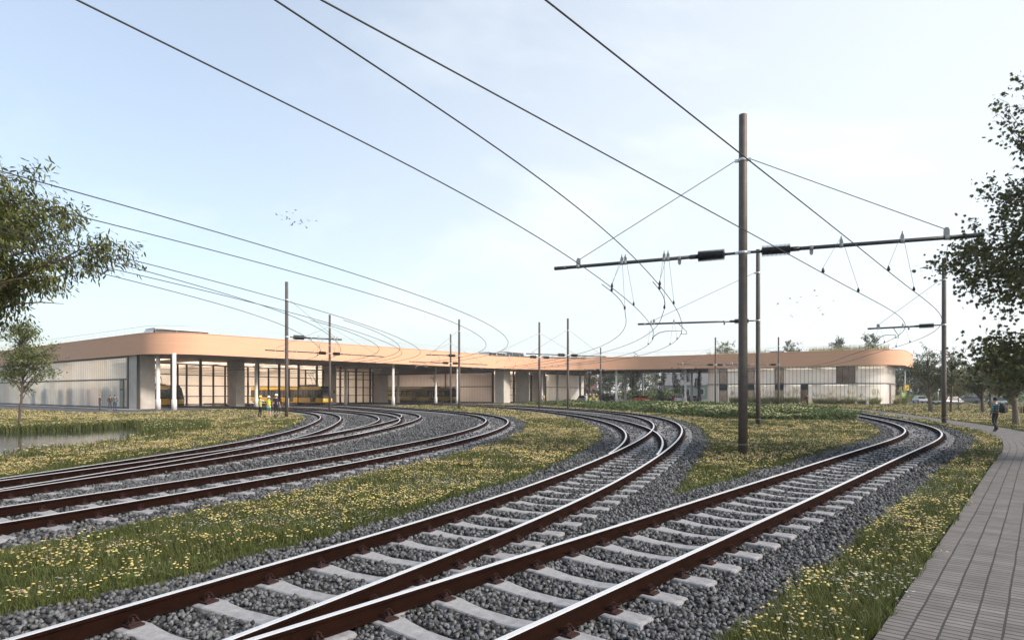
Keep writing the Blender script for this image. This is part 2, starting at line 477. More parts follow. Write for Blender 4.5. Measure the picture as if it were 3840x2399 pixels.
cam = bpy.data.objects.new('camera', bpy.data.cameras.new('camera'))
COL.objects.link(cam)
cam.location = (0, 0, HCAM); cam.rotation_euler = (PI/2, 0, 0)
cam.data.sensor_width = 36.0; cam.data.lens = 36.0*F_PX/3840.0
cam.data.shift_y = (HY-1199.5)/3840.0
cam.data.clip_start = 0.1; cam.data.clip_end = 6000
S.camera = cam

SUN_EL, SUN_AZ = math.radians(31), math.atan2(-0.42, 0.91)      # azimuth in plan, from +X
w = bpy.data.worlds.new('World'); S.world = w; w.use_nodes = True
nt = w.node_tree; lk = nt.links.new
bg = nt.nodes['Background']
sky = N(nt, 'ShaderNodeTexSky', sky_type='NISHITA')
sky.sun_disc = False; sky.sun_elevation = SUN_EL; sky.sun_rotation = PI/2-SUN_AZ
sky.air_density = 1.0; sky.dust_density = 3.0; sky.ozone_density = 0.9; sky.altitude = 100
# thin high cloud veil, thicker towards the horizon
tc = N(nt, 'ShaderNodeTexCoord')
sp = N(nt, 'ShaderNodeSeparateXYZ'); lk(tc.outputs['Generated'], sp.inputs[0])
zc = N(nt, 'ShaderNodeMath', operation='ADD'); zc.inputs[1].default_value = 0.16; lk(sp.outputs['Z'], zc.inputs[0])
dx = N(nt, 'ShaderNodeMath', operation='DIVIDE'); lk(sp.outputs['X'], dx.inputs[0]); lk(zc.outputs[0], dx.inputs[1])
dy = N(nt, 'ShaderNodeMath', operation='DIVIDE'); lk(sp.outputs['Y'], dy.inputs[0]); lk(zc.outputs[0], dy.inputs[1])
cb = N(nt, 'ShaderNodeCombineXYZ'); lk(dx.outputs[0], cb.inputs['X']); lk(dy.outputs[0], cb.inputs['Y'])
nz = N(nt, 'ShaderNodeTexNoise', Scale=0.55, Detail=7.0, Roughness=0.58, Distortion=0.4); lk(cb.outputs[0], nz.inputs['Vector'])
cr = ramp(nt, [(0.50, (0, 0, 0)), (0.78, (1, 1, 1))]); lk(nz.outputs['Fac'], cr.inputs['Fac'])
cm = N(nt, 'ShaderNodeMath', operation='MULTIPLY'); cm.inputs[1].default_value = 0.55; lk(cr.outputs[0], cm.inputs[0])
ca = N(nt, 'ShaderNodeMath', operation='ADD'); ca.use_clamp = True; lk(cm.outputs[0], ca.inputs[0])
vd = N(nt, 'ShaderNodeVectorMath', operation='DOT_PRODUCT'); vd.inputs[1].default_value = (0.80, 0.50, -0.30); lk(tc.outputs['Generated'], vd.inputs[0])
vr = N(nt, 'ShaderNodeMapRange', interpolation_type='SMOOTHSTEP'); vr.inputs['From Min'].default_value = -0.15; vr.inputs['From Max'].default_value = 0.85; vr.inputs['To Min'].default_value = 0.30; vr.inputs['To Max'].default_value = 0.75
lk(vd.outputs['Value'], vr.inputs['Value']); lk(vr.outputs['Result'], ca.inputs[1])
mx = N(nt, 'ShaderNodeMixRGB'); mx.inputs[2].default_value = (4.5, 4.75, 4.85, 1)
lk(ca.outputs[0], mx.inputs[0]); lk(sky.outputs[0], mx.inputs[1]); lk(mx.outputs[0], bg.inputs['Color'])
bg.inputs['Strength'].default_value = 0.13

sun = bpy.data.objects.new('sun', bpy.data.lights.new('sun', 'SUN'))
COL.objects.link(sun)
sun.data.energy = 2.6; sun.data.angle = math.radians(8); sun.data.color = (1.0, 0.91, 0.82)
sd = Vector((math.cos(SUN_EL)*math.cos(SUN_AZ), math.cos(SUN_EL)*math.sin(SUN_AZ), math.sin(SUN_EL)))
sun.rotation_euler = sd.to_track_quat('Z', 'Y').to_euler()
S.view_settings.view_transform = 'Standard'; S.view_settings.look = 'None'
S.view_settings.exposure = 0.95; S.view_settings.gamma = 1.0
S.render.engine = 'CYCLES'
S.cycles.max_bounces = 6; S.cycles.transparent_max_bounces = 12
S.cycles.use_denoising = True
# ------------------------------------------------------------------ tracks: start x, y, heading, then curvature at the knots
TRACK_FIT = {
    'T1': [-1.4591, 4.5473, 0.8727, 0.0025, -0.0002, 0.0005, 0.0008, -0.0028, 0.0035, 0.0158, 0.0195, 0.015, 0.0098, 0.0044, -0.0027, 0.0007, 0.0127, 0.021, 0.027, 0.0286, 0.012],
    'T2w': [-3.2178, 4.7884, 1.0642, -0.0062, 0.0169, 0.012, 0.0053, 0.0061, 0.0075, 0.0082, 0.012, 0.0126, 0.0126, 0.0146, 0.0149, 0.0101, 0.0065, 0.0089, 0.0176, 0.0185, 0.0083],
    'T2t': [-3.2277, 4.7639, 1.0671, -0.0059, 0.014, 0.0143, 0.0164, 0.0143, 0.0147, 0.0143, 0.0123, 0.0109, 0.0097, 0.0079, 0.0058, 0.0064, 0.0102, 0.015, 0.0188, 0.0147, 0.0056],
    'T3': [-8.3506, 9.7097, 1.1417, 0.0126, 0.0123, 0.0115, 0.0117, 0.0133, 0.0133, 0.0138, 0.0166, 0.0188, 0.0194, 0.0164, 0.0083, 0.0006, 0.0041, 0.0142, 0.0237, 0.0169, 0.0042],
    'T4w': [-10.2858, 15.0895, 1.3404, 0.0125, 0.0095, 0.0082, 0.0088, 0.0084, 0.0079, 0.0099, 0.0162, 0.0236, 0.0212, 0.0106, -0.0007, 0.0054, 0.021, 0.0265, 0.0182, 0.008, -0.001],
    'T4t': [-10.365, 14.6278, 1.344, 0.0077, 0.0108, 0.011, 0.0118, 0.0131, 0.015, 0.0178, 0.0196, 0.0182, 0.0155, 0.014, 0.014, 0.0131, 0.0098, 0.0114, 0.01, 0.0048, -0.0002],
    'T5': [-10.7668, 15.0381, 1.4381, 0.0076, 0.014, 0.0187, 0.0163, 0.0097, 0.0062, 0.0073, 0.0116, 0.0139, 0.0149, 0.0167, 0.0189, 0.0178, 0.0134, 0.0086, 0.0038, 0.0009, -0.0008],
}
KNOTS = np.array([0,5,10,15,20,25,30,35,40,46,52,60,70,80,90,105,120,140.])
def track_line(p, back=22.0, tot=132.0, ds=0.25):
    s = np.arange(-back, tot+1e-6, ds)
    k = np.where(s < 0, 0.0, np.interp(s, KNOTS, p[3:]))
    i0 = int(round(back/ds))
    t = np.concatenate([[0], np.cumsum((k[:-1]+k[1:])/2*ds)]); t += p[2]-t[i0]
    tm = (t[:-1]+t[1:])/2
    x = np.concatenate([[0], np.cumsum(np.cos(tm)*ds)]); y = np.concatenate([[0], np.cumsum(np.sin(tm)*ds)])
    x += p[0]-x[i0]; y += p[1]-y[i0]
    return s, x, y, t
TR = {}
TOT = {'T1': 139, 'T2w': 142, 'T2t': 139, 'T3': 132, 'T4w': 120, 'T4t': 112, 'T5': 112}
for k, p in TRACK_FIT.items(): TR[k] = track_line(p, tot=TOT[k])

# distance to the nearest track centre line, on a raster
GX0, GY0, GD = -95.0, -6.0, 0.25
GW, GH = int(170/GD), int(175/GD)
DIST = np.full((GH, GW), 9.0, np.float32)
def splat(xs, ys, R=7.0):
    k = int(R/GD)
    for x, y in zip(xs, ys):
        i = int((y-GY0)/GD); j = int((x-GX0)/GD)
        i0, i1, j0, j1 = max(0, i-k), min(GH, i+k), max(0, j-k), min(GW, j+k)
        if i0 >= i1 or j0 >= j1: continue
        yy = GY0+(np.arange(i0, i1)+0.5)*GD-y; xx = GX0+(np.arange(j0, j1)+0.5)*GD-x
        d = np.sqrt(yy[:, None]**2+xx[None]**2)
        np.minimum(DIST[i0:i1, j0:j1], d, out=DIST[i0:i1, j0:j1])
for k, (s, x, y, t) in TR.items(): splat(x[::2], y[::2])
def track_dist(x, y):
    j = np.clip((np.asarray(x)-GX0)/GD-0.5, 0, GW-1.01); i = np.clip((np.asarray(y)-GY0)/GD-0.5, 0, GH-1.01)
    a, b = i.astype(int), j.astype(int); fi, fj = i-a, j-b
    return DIST[a, b]*(1-fi)*(1-fj)+DIST[a+1, b]*fi*(1-fj)+DIST[a, b+1]*(1-fi)*fj+DIST[a+1, b+1]*fi*fj

def sub(k, s0, s1, off=0.0, step=4):
    s, x, y, t = TR[k]
    q = (s >= s0) & (s <= s1)
    return [(float(a-math.sin(c)*off), float(b+math.cos(c)*off)) for a, b, c in zip(x[q][::step], y[q][::step], t[q][::step])]
# gravel yard between the tracks that lead to the hall
YARD = sub('T5', -20, 96)+sub('T3', -20, 112)[::-1]
YARD2 = sub('T2t', 18, 90)+sub('T2w', 18, 92)[::-1]
FRONT = [(-41, 72.5), (-20, 96), (-3, 122), (5, 134), (-20, 150), (-60, 110)]       # apron in front of the gates
FORECOURT = [ground_at(-700, 1526)[:2], ground_at(0, 1534)[:2], ground_at(280, 1546)[:2], ground_at(480, 1549)[:2], ground_at(655, 1542.5)[:2],
             (-36, 78), (-44, 86), (-52, 84.5), (-95, 119), (-130, 140)]
POND = [ground_at(*q)[:2] for q in ((0,1620),(278,1611),(456,1597),(540,1599),(575,1610),(545,1632),(405,1656),(238,1672),(119,1690),(0,1706))]+[(-32, 22), (-44, 24), (-46, 33), (-38, 36)]
PATH_IN, PATH_OUT = 2.9, 5.05
def path_strip(off): 
    s, x, y, t = TR['T1']
    q = (s > -9) & (s < 97)
    return x[q]+np.sin(t[q])*off, y[q]-np.cos(t[q])*off
pxi, pyi = path_strip(PATH_IN); pxo, pyo = path_strip(PATH_OUT)
PATHPOLY = list(zip(pxi, pyi))+list(zip(pxo[::-1], pyo[::-1]))
PATHPOLY = [(float(a), float(b)) for a, b in PATHPOLY]
ROADS = [(20, 136), (24, 146), (38, 135), (47, 129), (66, 113), (80, 124), (92, 130), (130, 128), (130, 140), (96, 146), (80, 165), (60, 200), (-20, 200), (0, 158), (14, 148)]

EDGE = lambda x, y: 1.75+0.35*vnoise(x, y, 1.7)+0.25*vnoise(x, y, 0.5)-0.2
def is_gravel(x, y, pad=0.0):
    g = track_dist(x, y) < EDGE(x, y)+pad
    g |= in_poly(x, y, YARD) | in_poly(x, y, YARD2) | in_poly(x, y, FRONT)
    return g
def is_grass(x, y):
    g = ~is_gravel(x, y)
    g &= ~in_poly(x+.12*(vnoise(x, y, .3)-.3), y-.12*(vnoise(x, y, .3)-.3), PATHPOLY) & ~in_poly(x, y, POND) & ~in_poly(x, y, FORECOURT) & ~in_poly(x, y, ROADS)
    return g

# one sheet to the horizon
bm = MB(); n = 72
ring = [0, 30, 80, 160, 400, 1200, 4000]
bm.v.append((0, 60, -0.06))
for r in ring[1:]:
    for j in range(n): bm.v.append((r*math.cos(2*PI*j/n), 60+r*math.sin(2*PI*j/n), -0.06))
for j in range(n): bm.face((0, 1+j, 1+(j+1) % n))
for i in range(len(ring)-2):
    for j in range(n):
        a = 1+i*n; j2 = (j+1) % n
        bm.face((a+j, a+n+j, a+n+j2, a+j2))
tag(bm.build('ground', M['soil']), kind='structure')

# ballast bed: small cells wherever gravel lies
cs = 0.25
gx, gy = np.meshgrid(np.arange(-72, 44, cs), np.arange(0.5, 146, cs))
cx, cy = gx.ravel()+cs/2, gy.ravel()+cs/2
keep = is_gravel(cx, cy, 0.05) & (np.abs(cx) < 0.95*cy+7)
ii, jj = np.nonzero(keep.reshape(gx.shape))
W1 = gx.shape[1]+1
vid = np.concatenate([ii*W1+jj, ii*W1+jj+1, (ii+1)*W1+jj+1, (ii+1)*W1+jj])
u, inv = np.unique(vid, return_inverse=True); k = len(ii)
vx = -72+(u % W1)*cs; vy = 0.5+(u//W1)*cs
vz = -0.045+0.03*(vnoise(vx, vy, 0.35)-0.5)
inv = inv.reshape(4, k)
T = np.concatenate([np.stack([inv[0], inv[1], inv[2]], 1), np.stack([inv[0], inv[2], inv[3]], 1)])
tag(mesh_obj('ballast_bed', np_mesh('ballast_bed', np.stack([vx, vy, vz], 1), T, None, [M['ballast']], True)), kind='structure')

# sheets: forecourt, road yard, path, pond
def sheet(name, poly, z, m):
    b = MB(); b.flat(poly, z); return tag(b.build(name, m), kind='structure')
sheet('forecourt', FORECOURT, -0.012, M['asphalt'])
sheet('road', ROADS, -0.030, M['asphalt'])
sheet('pond', POND, -0.016, M['water'])
b = MB()
LP = len(pxi)
for i in range(LP): b.v += [(pxi[i], pyi[i], -0.012), (pxo[i], pyo[i], -0.012)]
for i in range(LP-1): b.face((2*i, 2*i+1, 2*i+3, 2*i+2))
po = b.build('path', M['paver'])
po.data.update()
uvl = po.data.uv_layers.new(name='UVMap')
for pl in po.data.polygons:
    for li, vi in zip(pl.loop_indices, pl.vertices):
        uvl.data[li].uv = ((vi//2)*0.25, (vi % 2)*(PATH_OUT-PATH_IN))
tag(po, kind='structure')
# ------------------------------------------------------------------ rails, sleepers, clips
RAIL = [(-.070, .012), (.070, .012), (.070, .022), (.012, .040), (.009, .118), (.034, .134), (.036, .166), (.030, .170), (-.030, .170), (-.036, .166), (-.034, .134), (-.009, .118), (-.012, .040), (-.070, .022)]
GAUGE = 1.50
def rail_mesh(x, y, t, off, dz, s):
    keep = [0]
    for i in range(1, len(s)-1):                       # coarser on straights and far away
        far = 0.3+0.012*max(0, y[i])
        if s[i]-s[keep[-1]] >= far: keep.append(i)
    keep.append(len(s)-1)
    b = MB(); n = len(RAIL)
    for i in keep:
        nx, ny = -math.sin(t[i]), math.cos(t[i])
        for a, z in RAIL: b.v.append((x[i]+nx*(off+a), y[i]+ny*(off+a), z+dz))
    for r in range(len(keep)-1):
        for j in range(n):
            j2 = (j+1) % n
            head = j in (6, 7, 8)
            b.face((r*n+j, r*n+j2, (r+1)*n+j2, (r+1)*n+j)[::-1], 1 if head else 0)
    b.face(range(n), 0); b.face([(len(keep)-1)*n+j for j in range(n)][::-1], 0)
    return b

def sleeper_mb(b, L=2.45, o=(0, 0), rz=0.0, z0=0.0):
    """concrete sleeper along local x, high at the rail seats and dipped in the middle"""
    ca, sa = math.cos(rz), math.sin(rz)
    st = [(-L/2, .004, .125), (-L/2+.03, .010, .132), (-1.0, .010, .135), (-.55, .010, .135), (-.42, -.003, .12), (-.2, -.022, .11), (.2, -.022, .11), (.42, -.003, .12), (.55, .010, .135), (1.0, .010, .135), (L/2-.03, .010, .132), (L/2, .004, .125)]
    base = len(b.v)
    for x, z, w in st:
        for yy, zz in ((-w-.03, -.16), (-w, z-.012), (-w+.012, z), (w-.012, z), (w, z-.012), (w+.03, -.16)):
            b.v.append((o[0]+x*ca-yy*sa, o[1]+x*sa+yy*ca, zz+z0))
    for i in range(len(st)-1):
        for j in range(5): b.face((base+i*6+j, base+i*6+j+1, base+(i+1)*6+j+1, base+(i+1)*6+j)[::-1])
    b.face([base+j for j in range(6)]); b.face([base+(len(st)-1)*6+j for j in range(6)][::-1])

def clip_mb(b, o=(0, 0), rz=0.0, z0=0.0, detail=True):
    """rail fastening: ribbed plate, bolt and spring loop; local x points away from the rail"""
    ca, sa = math.cos(rz), math.sin(rz)
    P = lambda x, y, z: (o[0]+x*ca-y*sa, o[1]+x*sa+y*ca, z+z0)
    def bx(cx, cy, cz, dx, dy, dz):
        c = P(cx, cy, cz); b.box(c, (dx, dy, dz), 0, rz)
    bx(.055, 0, .020, .15, .17, .022)
    bx(.045, 0, .042, .06, .13, .024)
    if not detail: 
        bx(.05, 0, .07, .05, .06, .04); return
    b.lathe([(.021, .05), (.021, .078), (.012, .080), (.012, .102)], 8, 0, P(.045, 0, 0))
    for sg in (-1, 1):
        pts = [(.0, .02*sg, .062), (.03, .045*sg, .075), (.075, .055*sg, .06), (.10, .04*sg, .07), (.085, .02*sg, .10), (.05, .018*sg, .098)]
        b.tube([P(*q) for q in pts], .0075, 5)
    b.tube([P(.02, -.03, .06), P(.03, -.025, .115), (P(.05, .01, .132)), P(.06, .04, .11), P(.062, .05, .06)], .0055, 5)

sl = MB(); sleeper_mb(sl); SLEEPER_ME = sl.build('sleeper', M['concrete'])
cl = MB(); clip_mb(cl); CLIP_ME = cl.build('rail_clip', M['clip'])
for q in (SLEEPER_ME, CLIP_ME): COL.objects.unlink(q)
SLEEPER_ME, CLIP_ME = SLEEPER_ME.data, CLIP_ME.data

TRACK_LABEL = {
    'T1': 'rusty curved track next to the paved footpath, running in front of the white office wing',
    'T2w': 'outer of the two merging tracks left of the tall central mast, with the widest curve',
    'T2t': 'inner branch track that crosses its neighbour at the frog beside the flower island',
    'T3': 'single track across the wide grey gravel, bordered by the flowery meadow strip',
    'T4w': 'track curving round the grey gravel, outer one of the pair leaving a common switch',
    'T4t': 'tighter track of the pair in the gravel yard, inside the wider curve',
    'T5': 'track nearest the pond, curving past the three workers in yellow vests'}
def gap_start(k, other, d=0.16):
    s, x, y, t = TR[k]; so, xo, yo, to = TR[other]
    for i in range(len(s)):
        if s[i] > 2 and np.min((xo-x[i])**2+(yo-y[i])**2) > d*d and np.min((xo-x[min(i+12, len(s)-1)])**2+(yo-y[min(i+12, len(s)-1)])**2) > d*d: return s[i]
    return 0
START = {k: -6.0 for k in TR}
START['T1'] = -1.2
START['T2t'] = gap_start('T2t', 'T2w', .09); START['T4t'] = gap_start('T4t', 'T4w', .09)
START['T3'] = -12; START['T4w'] = -12; START['T5'] = -12
placed = []; NEAR_SLEEPERS = []
for n_t, k in enumerate(('T1', 'T2w', 'T3', 'T4w', 'T5', 'T2t', 'T4t')):
    s, x, y, t = TR[k]
    dz = -0.0025*n_t
    q = s >= START[k]
    s_, x_, y_, t_ = s[q], x[q], y[q], t[q]
    root = empty('railway_track', (0, 0, 0), 0, TRACK_LABEL[k], 'railway track', 'tram tracks of the depot yard')
    for off in (GAUGE/2, -GAUGE/2):
        rail_mesh(x_, y_, t_, off, dz, s_).build('rail', [M['rust'], M['steel']], root)
    # sleepers every 0.8 m, nearest hundred of them single parts
    spots = []
    i = 0
    while i < len(s_):
        p = (x_[i], y_[i])
        ok = True
        if k in ('T2t', 'T4t', 'T5', 'T2w'):
            ok = all((p[0]-a)**2+(p[1]-b_)**2 > 0.42**2 for a, b_ in placed)
        if ok: spots.append((x_[i], y_[i], t_[i]))
        i += 3
    spots.sort(key=lambda p: p[0]**2+p[1]**2)
    rest, restc = MB(), MB()
    for c, (px, py, th) in enumerate(spots):
        placed.append((px, py))
        if py < 42: NEAR_SLEEPERS.append((px, py, th))
        rz = th-PI/2+rnd.uniform(-.006, .006)
        sz = -0.004*n_t-rnd.uniform(0, .003)
        d = math.hypot(px, py)
        clips = [(sx, px+math.cos(rz)*sx, py+math.sin(rz)*sx, rz+a) for sx, a in ((-.82, PI), (-.68, 0), (.68, PI), (.82, 0))]
        vis = py > 0.5 and abs(px) < 0.85*py+2.5
        if c < 98 and vis:
            o = mesh_obj('sleeper', SLEEPER_ME, root)
            o.location = (px, py, sz); o.rotation_euler = (0, 0, rz)
            if d < 20:
                for sx, _, _, a in clips:
                    e = mesh_obj('rail_clip', CLIP_ME, o); e.location = (sx, 0, -sz); e.rotation_euler = (0, 0, a-rz); e.scale = (.9, .8, .8)
            else:
                for sx, ax, ay, a in clips: clip_mb(restc, (ax, ay), a, 0, d < 32)
        else:
            sleeper_mb(rest, 2.45, (px, py), rz, sz)
            if vis:
                for sx, ax, ay, a in clips: clip_mb(restc, (ax, ay), a, 0, False)
    if rest.v: tag(rest.build('sleepers', M['concrete'], root), kind='stuff')
    if restc.v: tag(restc.build('rail_clips', M['clip'], root), kind='stuff')

# ------------------------------------------------------------------ loose stones
def stone_shapes(n, rs):
    out = []
    for _ in range(n):
        bm_ = bmesh.new(); bmesh.ops.create_icosphere(bm_, subdivisions=1, radius=1)
        for v in bm_.verts:
            v.co *= rs.uniform(0.62, 1.12)
        d = Vector(rs.normal(size=3)).normalized()
        for v in bm_.verts:
            h = v.co.dot(d)
            if h > 0.5: v.co -= d*(h-0.5)
        bmesh.ops.dissolve_limit(bm_, angle_limit=0.30, verts=bm_.verts, edges=bm_.edges)
        bmesh.ops.triangulate(bm_, faces=bm_.faces)
        bm_.verts.ensure_lookup_table(); bm_.verts.index_update()
        out.append((np.array([v.co[:] for v in bm_.verts])*np.array([1.0, 0.85, 0.72]), np.array([[v.index for v in f.verts] for f in bm_.faces])))
        bm_.free()
    return out
def sample_view(n, y0, y1, rs, power=1.0, umax=0.92):
    """points in the viewed wedge; density on the ground falls as 1/Y**(1+power)"""
    if abs(power-1.0) < 1e-6: Y = y0*(y1/y0)**rs.rand(n)
    else:
        a = 1.0-power; Y = (y0**a+(y1**a-y0**a)*rs.rand(n))**(1/a)
    X = Y*rs.uniform(-umax, umax, n)+rs.uniform(-1.6, 1.6, n)
    return X, Y
def wedge_count(dens, y0, y1, umax=0.92): return int(dens*umax*(y1*y1-y0*y0))
rs = np.random.RandomState(3)
shapes = stone_shapes(14, rs)
parts = []
for y0, y1, dens, size in ((3.0, 8.5, 560, .031), (8.5, 16, 300, .036), (16, 30, 95, .045), (30, 60, 20, .062)):
    nn = wedge_count(dens, y0, y1)
    X, Y = sample_view(nn, y0, y1, rs, -1.0)
    k = is_gravel(X, Y, 0.10) & ~in_poly(X, Y, PATHPOLY)
    X, Y = X[k], Y[k]
    free = np.ones(len(X), bool)
    for px, py, th in NEAR_SLEEPERS:
        if py < y0-2 or py > y1+2: continue
        al = (X-px)*math.cos(th)+(Y-py)*math.sin(th); sd_ = (X-px)*math.sin(th)-(Y-py)*math.cos(th)
        free &= ~((np.abs(al) < .145) & (np.abs(sd_) < 1.25))
    X, Y = X[free], Y[free]
    for i, (bv, bt) in enumerate(shapes):
        a, bb = X[i::14], Y[i::14]; m_ = len(a)
        R = rand_rot(m_, rs)
        sc = size*rs.uniform(0.6, 1.35, m_)
        L = np.einsum('nij,vj->nvi', R, bv)*sc[:, None, None]
        pos = np.stack([a, bb, -0.040+sc*rs.uniform(0.1, 0.75, m_)], 1)
        V = (L+pos[:, None]).reshape(-1, 3)
        T_ = (bt[None]+(np.arange(m_)*len(bv))[:, None, None]).reshape(-1, 3)
        parts.append((V, T_, None))
V, T_, _ = join_arrays(parts)
tag(mesh_obj('ballast_gravel', np_mesh('ballast_gravel', V, T_, None, [M['stone']])), kind='stuff')
print('stones tris', len(T_))
# ------------------------------------------------------------------ meadow: blades and flowers
rs = np.random.RandomState(21)
def blade_shape(bend):
    v = [(-.5, 0, 0), (.5, 0, 0), (-.36, bend*.35, .55), (.36, bend*.35, .55), (0, bend, 1.0)]
    return v, [(0, 1, 3), (0, 3, 2), (2, 3, 4)]
def tall_zone(x, y):
    """rough long grass round the pond and beside the forecourt"""
    d = np.zeros(np.shape(x))
    big = [(a*1.0, b_*1.0) for a, b_ in POND]
    cxp = np.mean([p[0] for p in big]); cyp = np.mean([p[1] for p in big])
    ring_ = [((a-cxp)*1.35+cxp, (b_-cyp)*1.45+cyp) for a, b_ in big]
    return in_poly(x, y, ring_) & (y-0.55*(x+20) > 33)
NEARBANK = [ground_at(*q)[:2] for q in ((0,1690),(240,1660),(540,1625),(640,1625),(640,1650),(300,1720),(0,1745))]
parts = []
for y0, y1, dens, hh in ((2.8, 6.5, 3300, .72), (6.5, 12, 1900, .72), (12, 24, 560, .8), (24, 48, 95, 1.05), (48, 110, 16, 1.1)):
    nn = wedge_count(dens, y0, y1)
    X, Y = sample_view(nn, y0, y1, rs, -1.0)
    k = is_grass(X, Y) & (track_dist(X, Y) > 1.72+0.25*vnoise(X, Y, 0.4))
    X, Y = X[k], Y[k]
    k = rs.rand(len(X)) < 0.55+0.7*vnoise(X, Y, 0.35)
    X, Y = X[k], Y[k]; m_ = len(X)
    tall = tall_zone(X, Y)
    for i in range(4):
        bv, bt = blade_shape((0.25, 0.5, 0.8, 0.4)[i])
        sl_ = slice(i, None, 4)
        a, b_, tl = X[sl_], Y[sl_], tall[sl_]; q = len(a)
        h = (0.10+0.13*vnoise(a, b_, 1.1)+0.06*rs.rand(q))*hh*np.where(tl, 1.9, 1.0)
        h *= np.where(in_poly(a, b_, NEARBANK), .5, 1.0)
        h *= np.clip((track_dist(a, b_)-1.5)*1.4, 0.45, 1.0)
        wdt = np.maximum(0.0075, 0.00105*b_)*rs.uniform(0.7, 1.3, q)
        sc = np.stack([wdt, h*0.8, h], 1)
        V, T_, _ = scatter(bv, bt, np.stack([a, b_, np.full(q, -.06)], 1), rs.rand(q)*2*PI, sc, rs.normal(size=(q, 2))*0.22)
        parts.append((V, T_, None))
V, T_, _ = join_arrays(parts)
print('blades tris', len(T_))
tag(mesh_obj('meadow_grass', np_mesh('meadow_grass', V, T_, None, [M['grass']])), kind='stuff')

def head_dome(n, r, h, drop=0.0):
    v = [(0, 0, h)]+[(r*.62*math.cos(2*PI*j/n), r*.62*math.sin(2*PI*j/n), h*.75) for j in range(n)]+[(r*math.cos(2*PI*j/n+.2), r*math.sin(2*PI*j/n+.2), -drop) for j in range(n)]
    t = [(0, 1+j, 1+(j+1) % n) for j in range(n)]
    for j in range(n):
        j2 = (j+1) % n
        t += [(1+j, 1+n+j, 1+n+j2), (1+j, 1+n+j2, 1+j2)]
    return v, t
def head_daisy(n=7):
    v = [(0, 0, .15)]; t = []
    for j in range(n):
        a = 2*PI*j/n; k = len(v)
        v += [(math.cos(a-.3), math.sin(a-.3), .0), (math.cos(a+.3), math.sin(a+.3), .0)]
        t.append((0, k, k+1))
    return v, t
def head_ball():
    bm_ = bmesh.new(); bmesh.ops.create_icosphere(bm_, subdivisions=1, radius=1)
    bm_.verts.index_update()
    v = [(p.co.x, p.co.y, p.co.z*0.85) for p in bm_.verts]; t = [[q.index for q in f.verts] for f in bm_.faces]
    bm_.free(); return v, t
HEADS = [(head_dome(6, 1, .38, .12), 1), (head_daisy(7), 2), (head_ball(), 3)]
STEMV, STEMT = [(-.5, 0, 0), (.5, 0, 0), (.4, 0, 1), (-.4, 0, 1)], [(0, 1, 2), (0, 2, 3)]
LEAFV, LEAFT = [(0, 0, 0), (.22, .5, .30), (-.22, .5, .30), (0, 1.0, .42)], [(0, 1, 2), (2, 1, 3)]
parts = []
for y0, y1, dens, grow in ((2.8, 9, 62, .66), (9, 18, 66, .72), (18, 36, 52, .98), (36, 64, 22, 1.5), (64, 112, 9, 2.1)):
    nn = wedge_count(dens, y0, y1)
    X, Y = sample_view(nn, y0, y1, rs, -1.0)
    k = is_grass(X, Y) & (track_dist(X, Y) > 1.85+0.3*vnoise(X, Y, 0.5))
    X, Y = X[k], Y[k]
    patch = vnoise(X, Y, 1.3)*0.65+vnoise(X, Y, 0.45)*0.35
    k = rs.rand(len(X)) < np.clip((patch-0.20)*2.0, 0.08, 1.0)*np.where(tall_zone(X, Y), 0.35, 1.0)
    X, Y = X[k], Y[k]; m_ = len(X)
    # every plant carries a few heads
    pw = vnoise(X+40, Y+11, 1.6)
    kind = np.where(rs.rand(m_) < np.clip((pw-0.45)*2.2, 0.14, 0.8), 1, np.where(rs.rand(m_) < 0.38, 2, 0))
    for ty, ((bv, bt), mi) in enumerate(HEADS):
        q = kind == ty
        a, b_ = X[q], Y[q]; c = len(a)
        if c == 0: continue
        mult = (5, 4, 4)[ty] if y0 < 18 else (4, 3, 3)[ty]
        h0 = (.13, .09, .14)[ty]*np.where(np.repeat(in_poly(a, b_, NEARBANK), mult), .5, 1.0)
        pa = np.repeat(a, mult)+rs.normal(size=c*mult)*(.055, .07, .05)[ty]; pb = np.repeat(b_, mult)+rs.normal(size=c*mult)*(.055, .07, .05)[ty]
        hz = h0*rs.uniform(0.75, 1.25, c*mult)*np.repeat(rs.uniform(0.8, 1.2, c), mult)-.05
        size = (.024, .021, .017)[ty]*rs.uniform(.7, 1.25, c*mult)*grow
        V, T_, mm = scatter(bv, bt, np.stack([pa, pb, hz], 1), rs.rand(c*mult)*6.28, size, rs.normal(size=(c*mult, 2))*.25, np.full(c*mult, mi))
        parts.append((V, T_, mm))
        if y0 < 18:
            base = np.stack([np.repeat(a, mult), np.repeat(b_, mult), np.full(c*mult, -.06)], 1)
            ln = np.stack([(pa-base[:, 0])/np.maximum(hz+.06, .02), (pb-base[:, 1])/np.maximum(hz+.06, .02)], 1)
            V, T_, mm = scatter(STEMV, STEMT, base, np.zeros(c*mult), np.stack([np.full(c*mult, .004), np.ones(c*mult), hz+.06], 1), ln, np.zeros(c*mult, int))
            parts.append((V, T_, mm))
            if ty != 1:
                nl = 4
                base = np.stack([np.repeat(a, nl), np.repeat(b_, nl), np.full(c*nl, -.05)], 1)
                V, T_, mm = scatter(LEAFV, LEAFT, base, rs.rand(c*nl)*6.28, rs.uniform(.06, .13, c*nl), None, np.zeros(c*nl, int))
                parts.append((V, T_, mm))
V, T_, mm = join_arrays(parts)
print('flower tris', len(T_))
tag(mesh_obj('meadow_flowers', np_mesh('meadow_flowers', V, T_, mm, [M['stem'], M['fl_yellow'], M['fl_white'], M['fl_tan']])), kind='stuff')

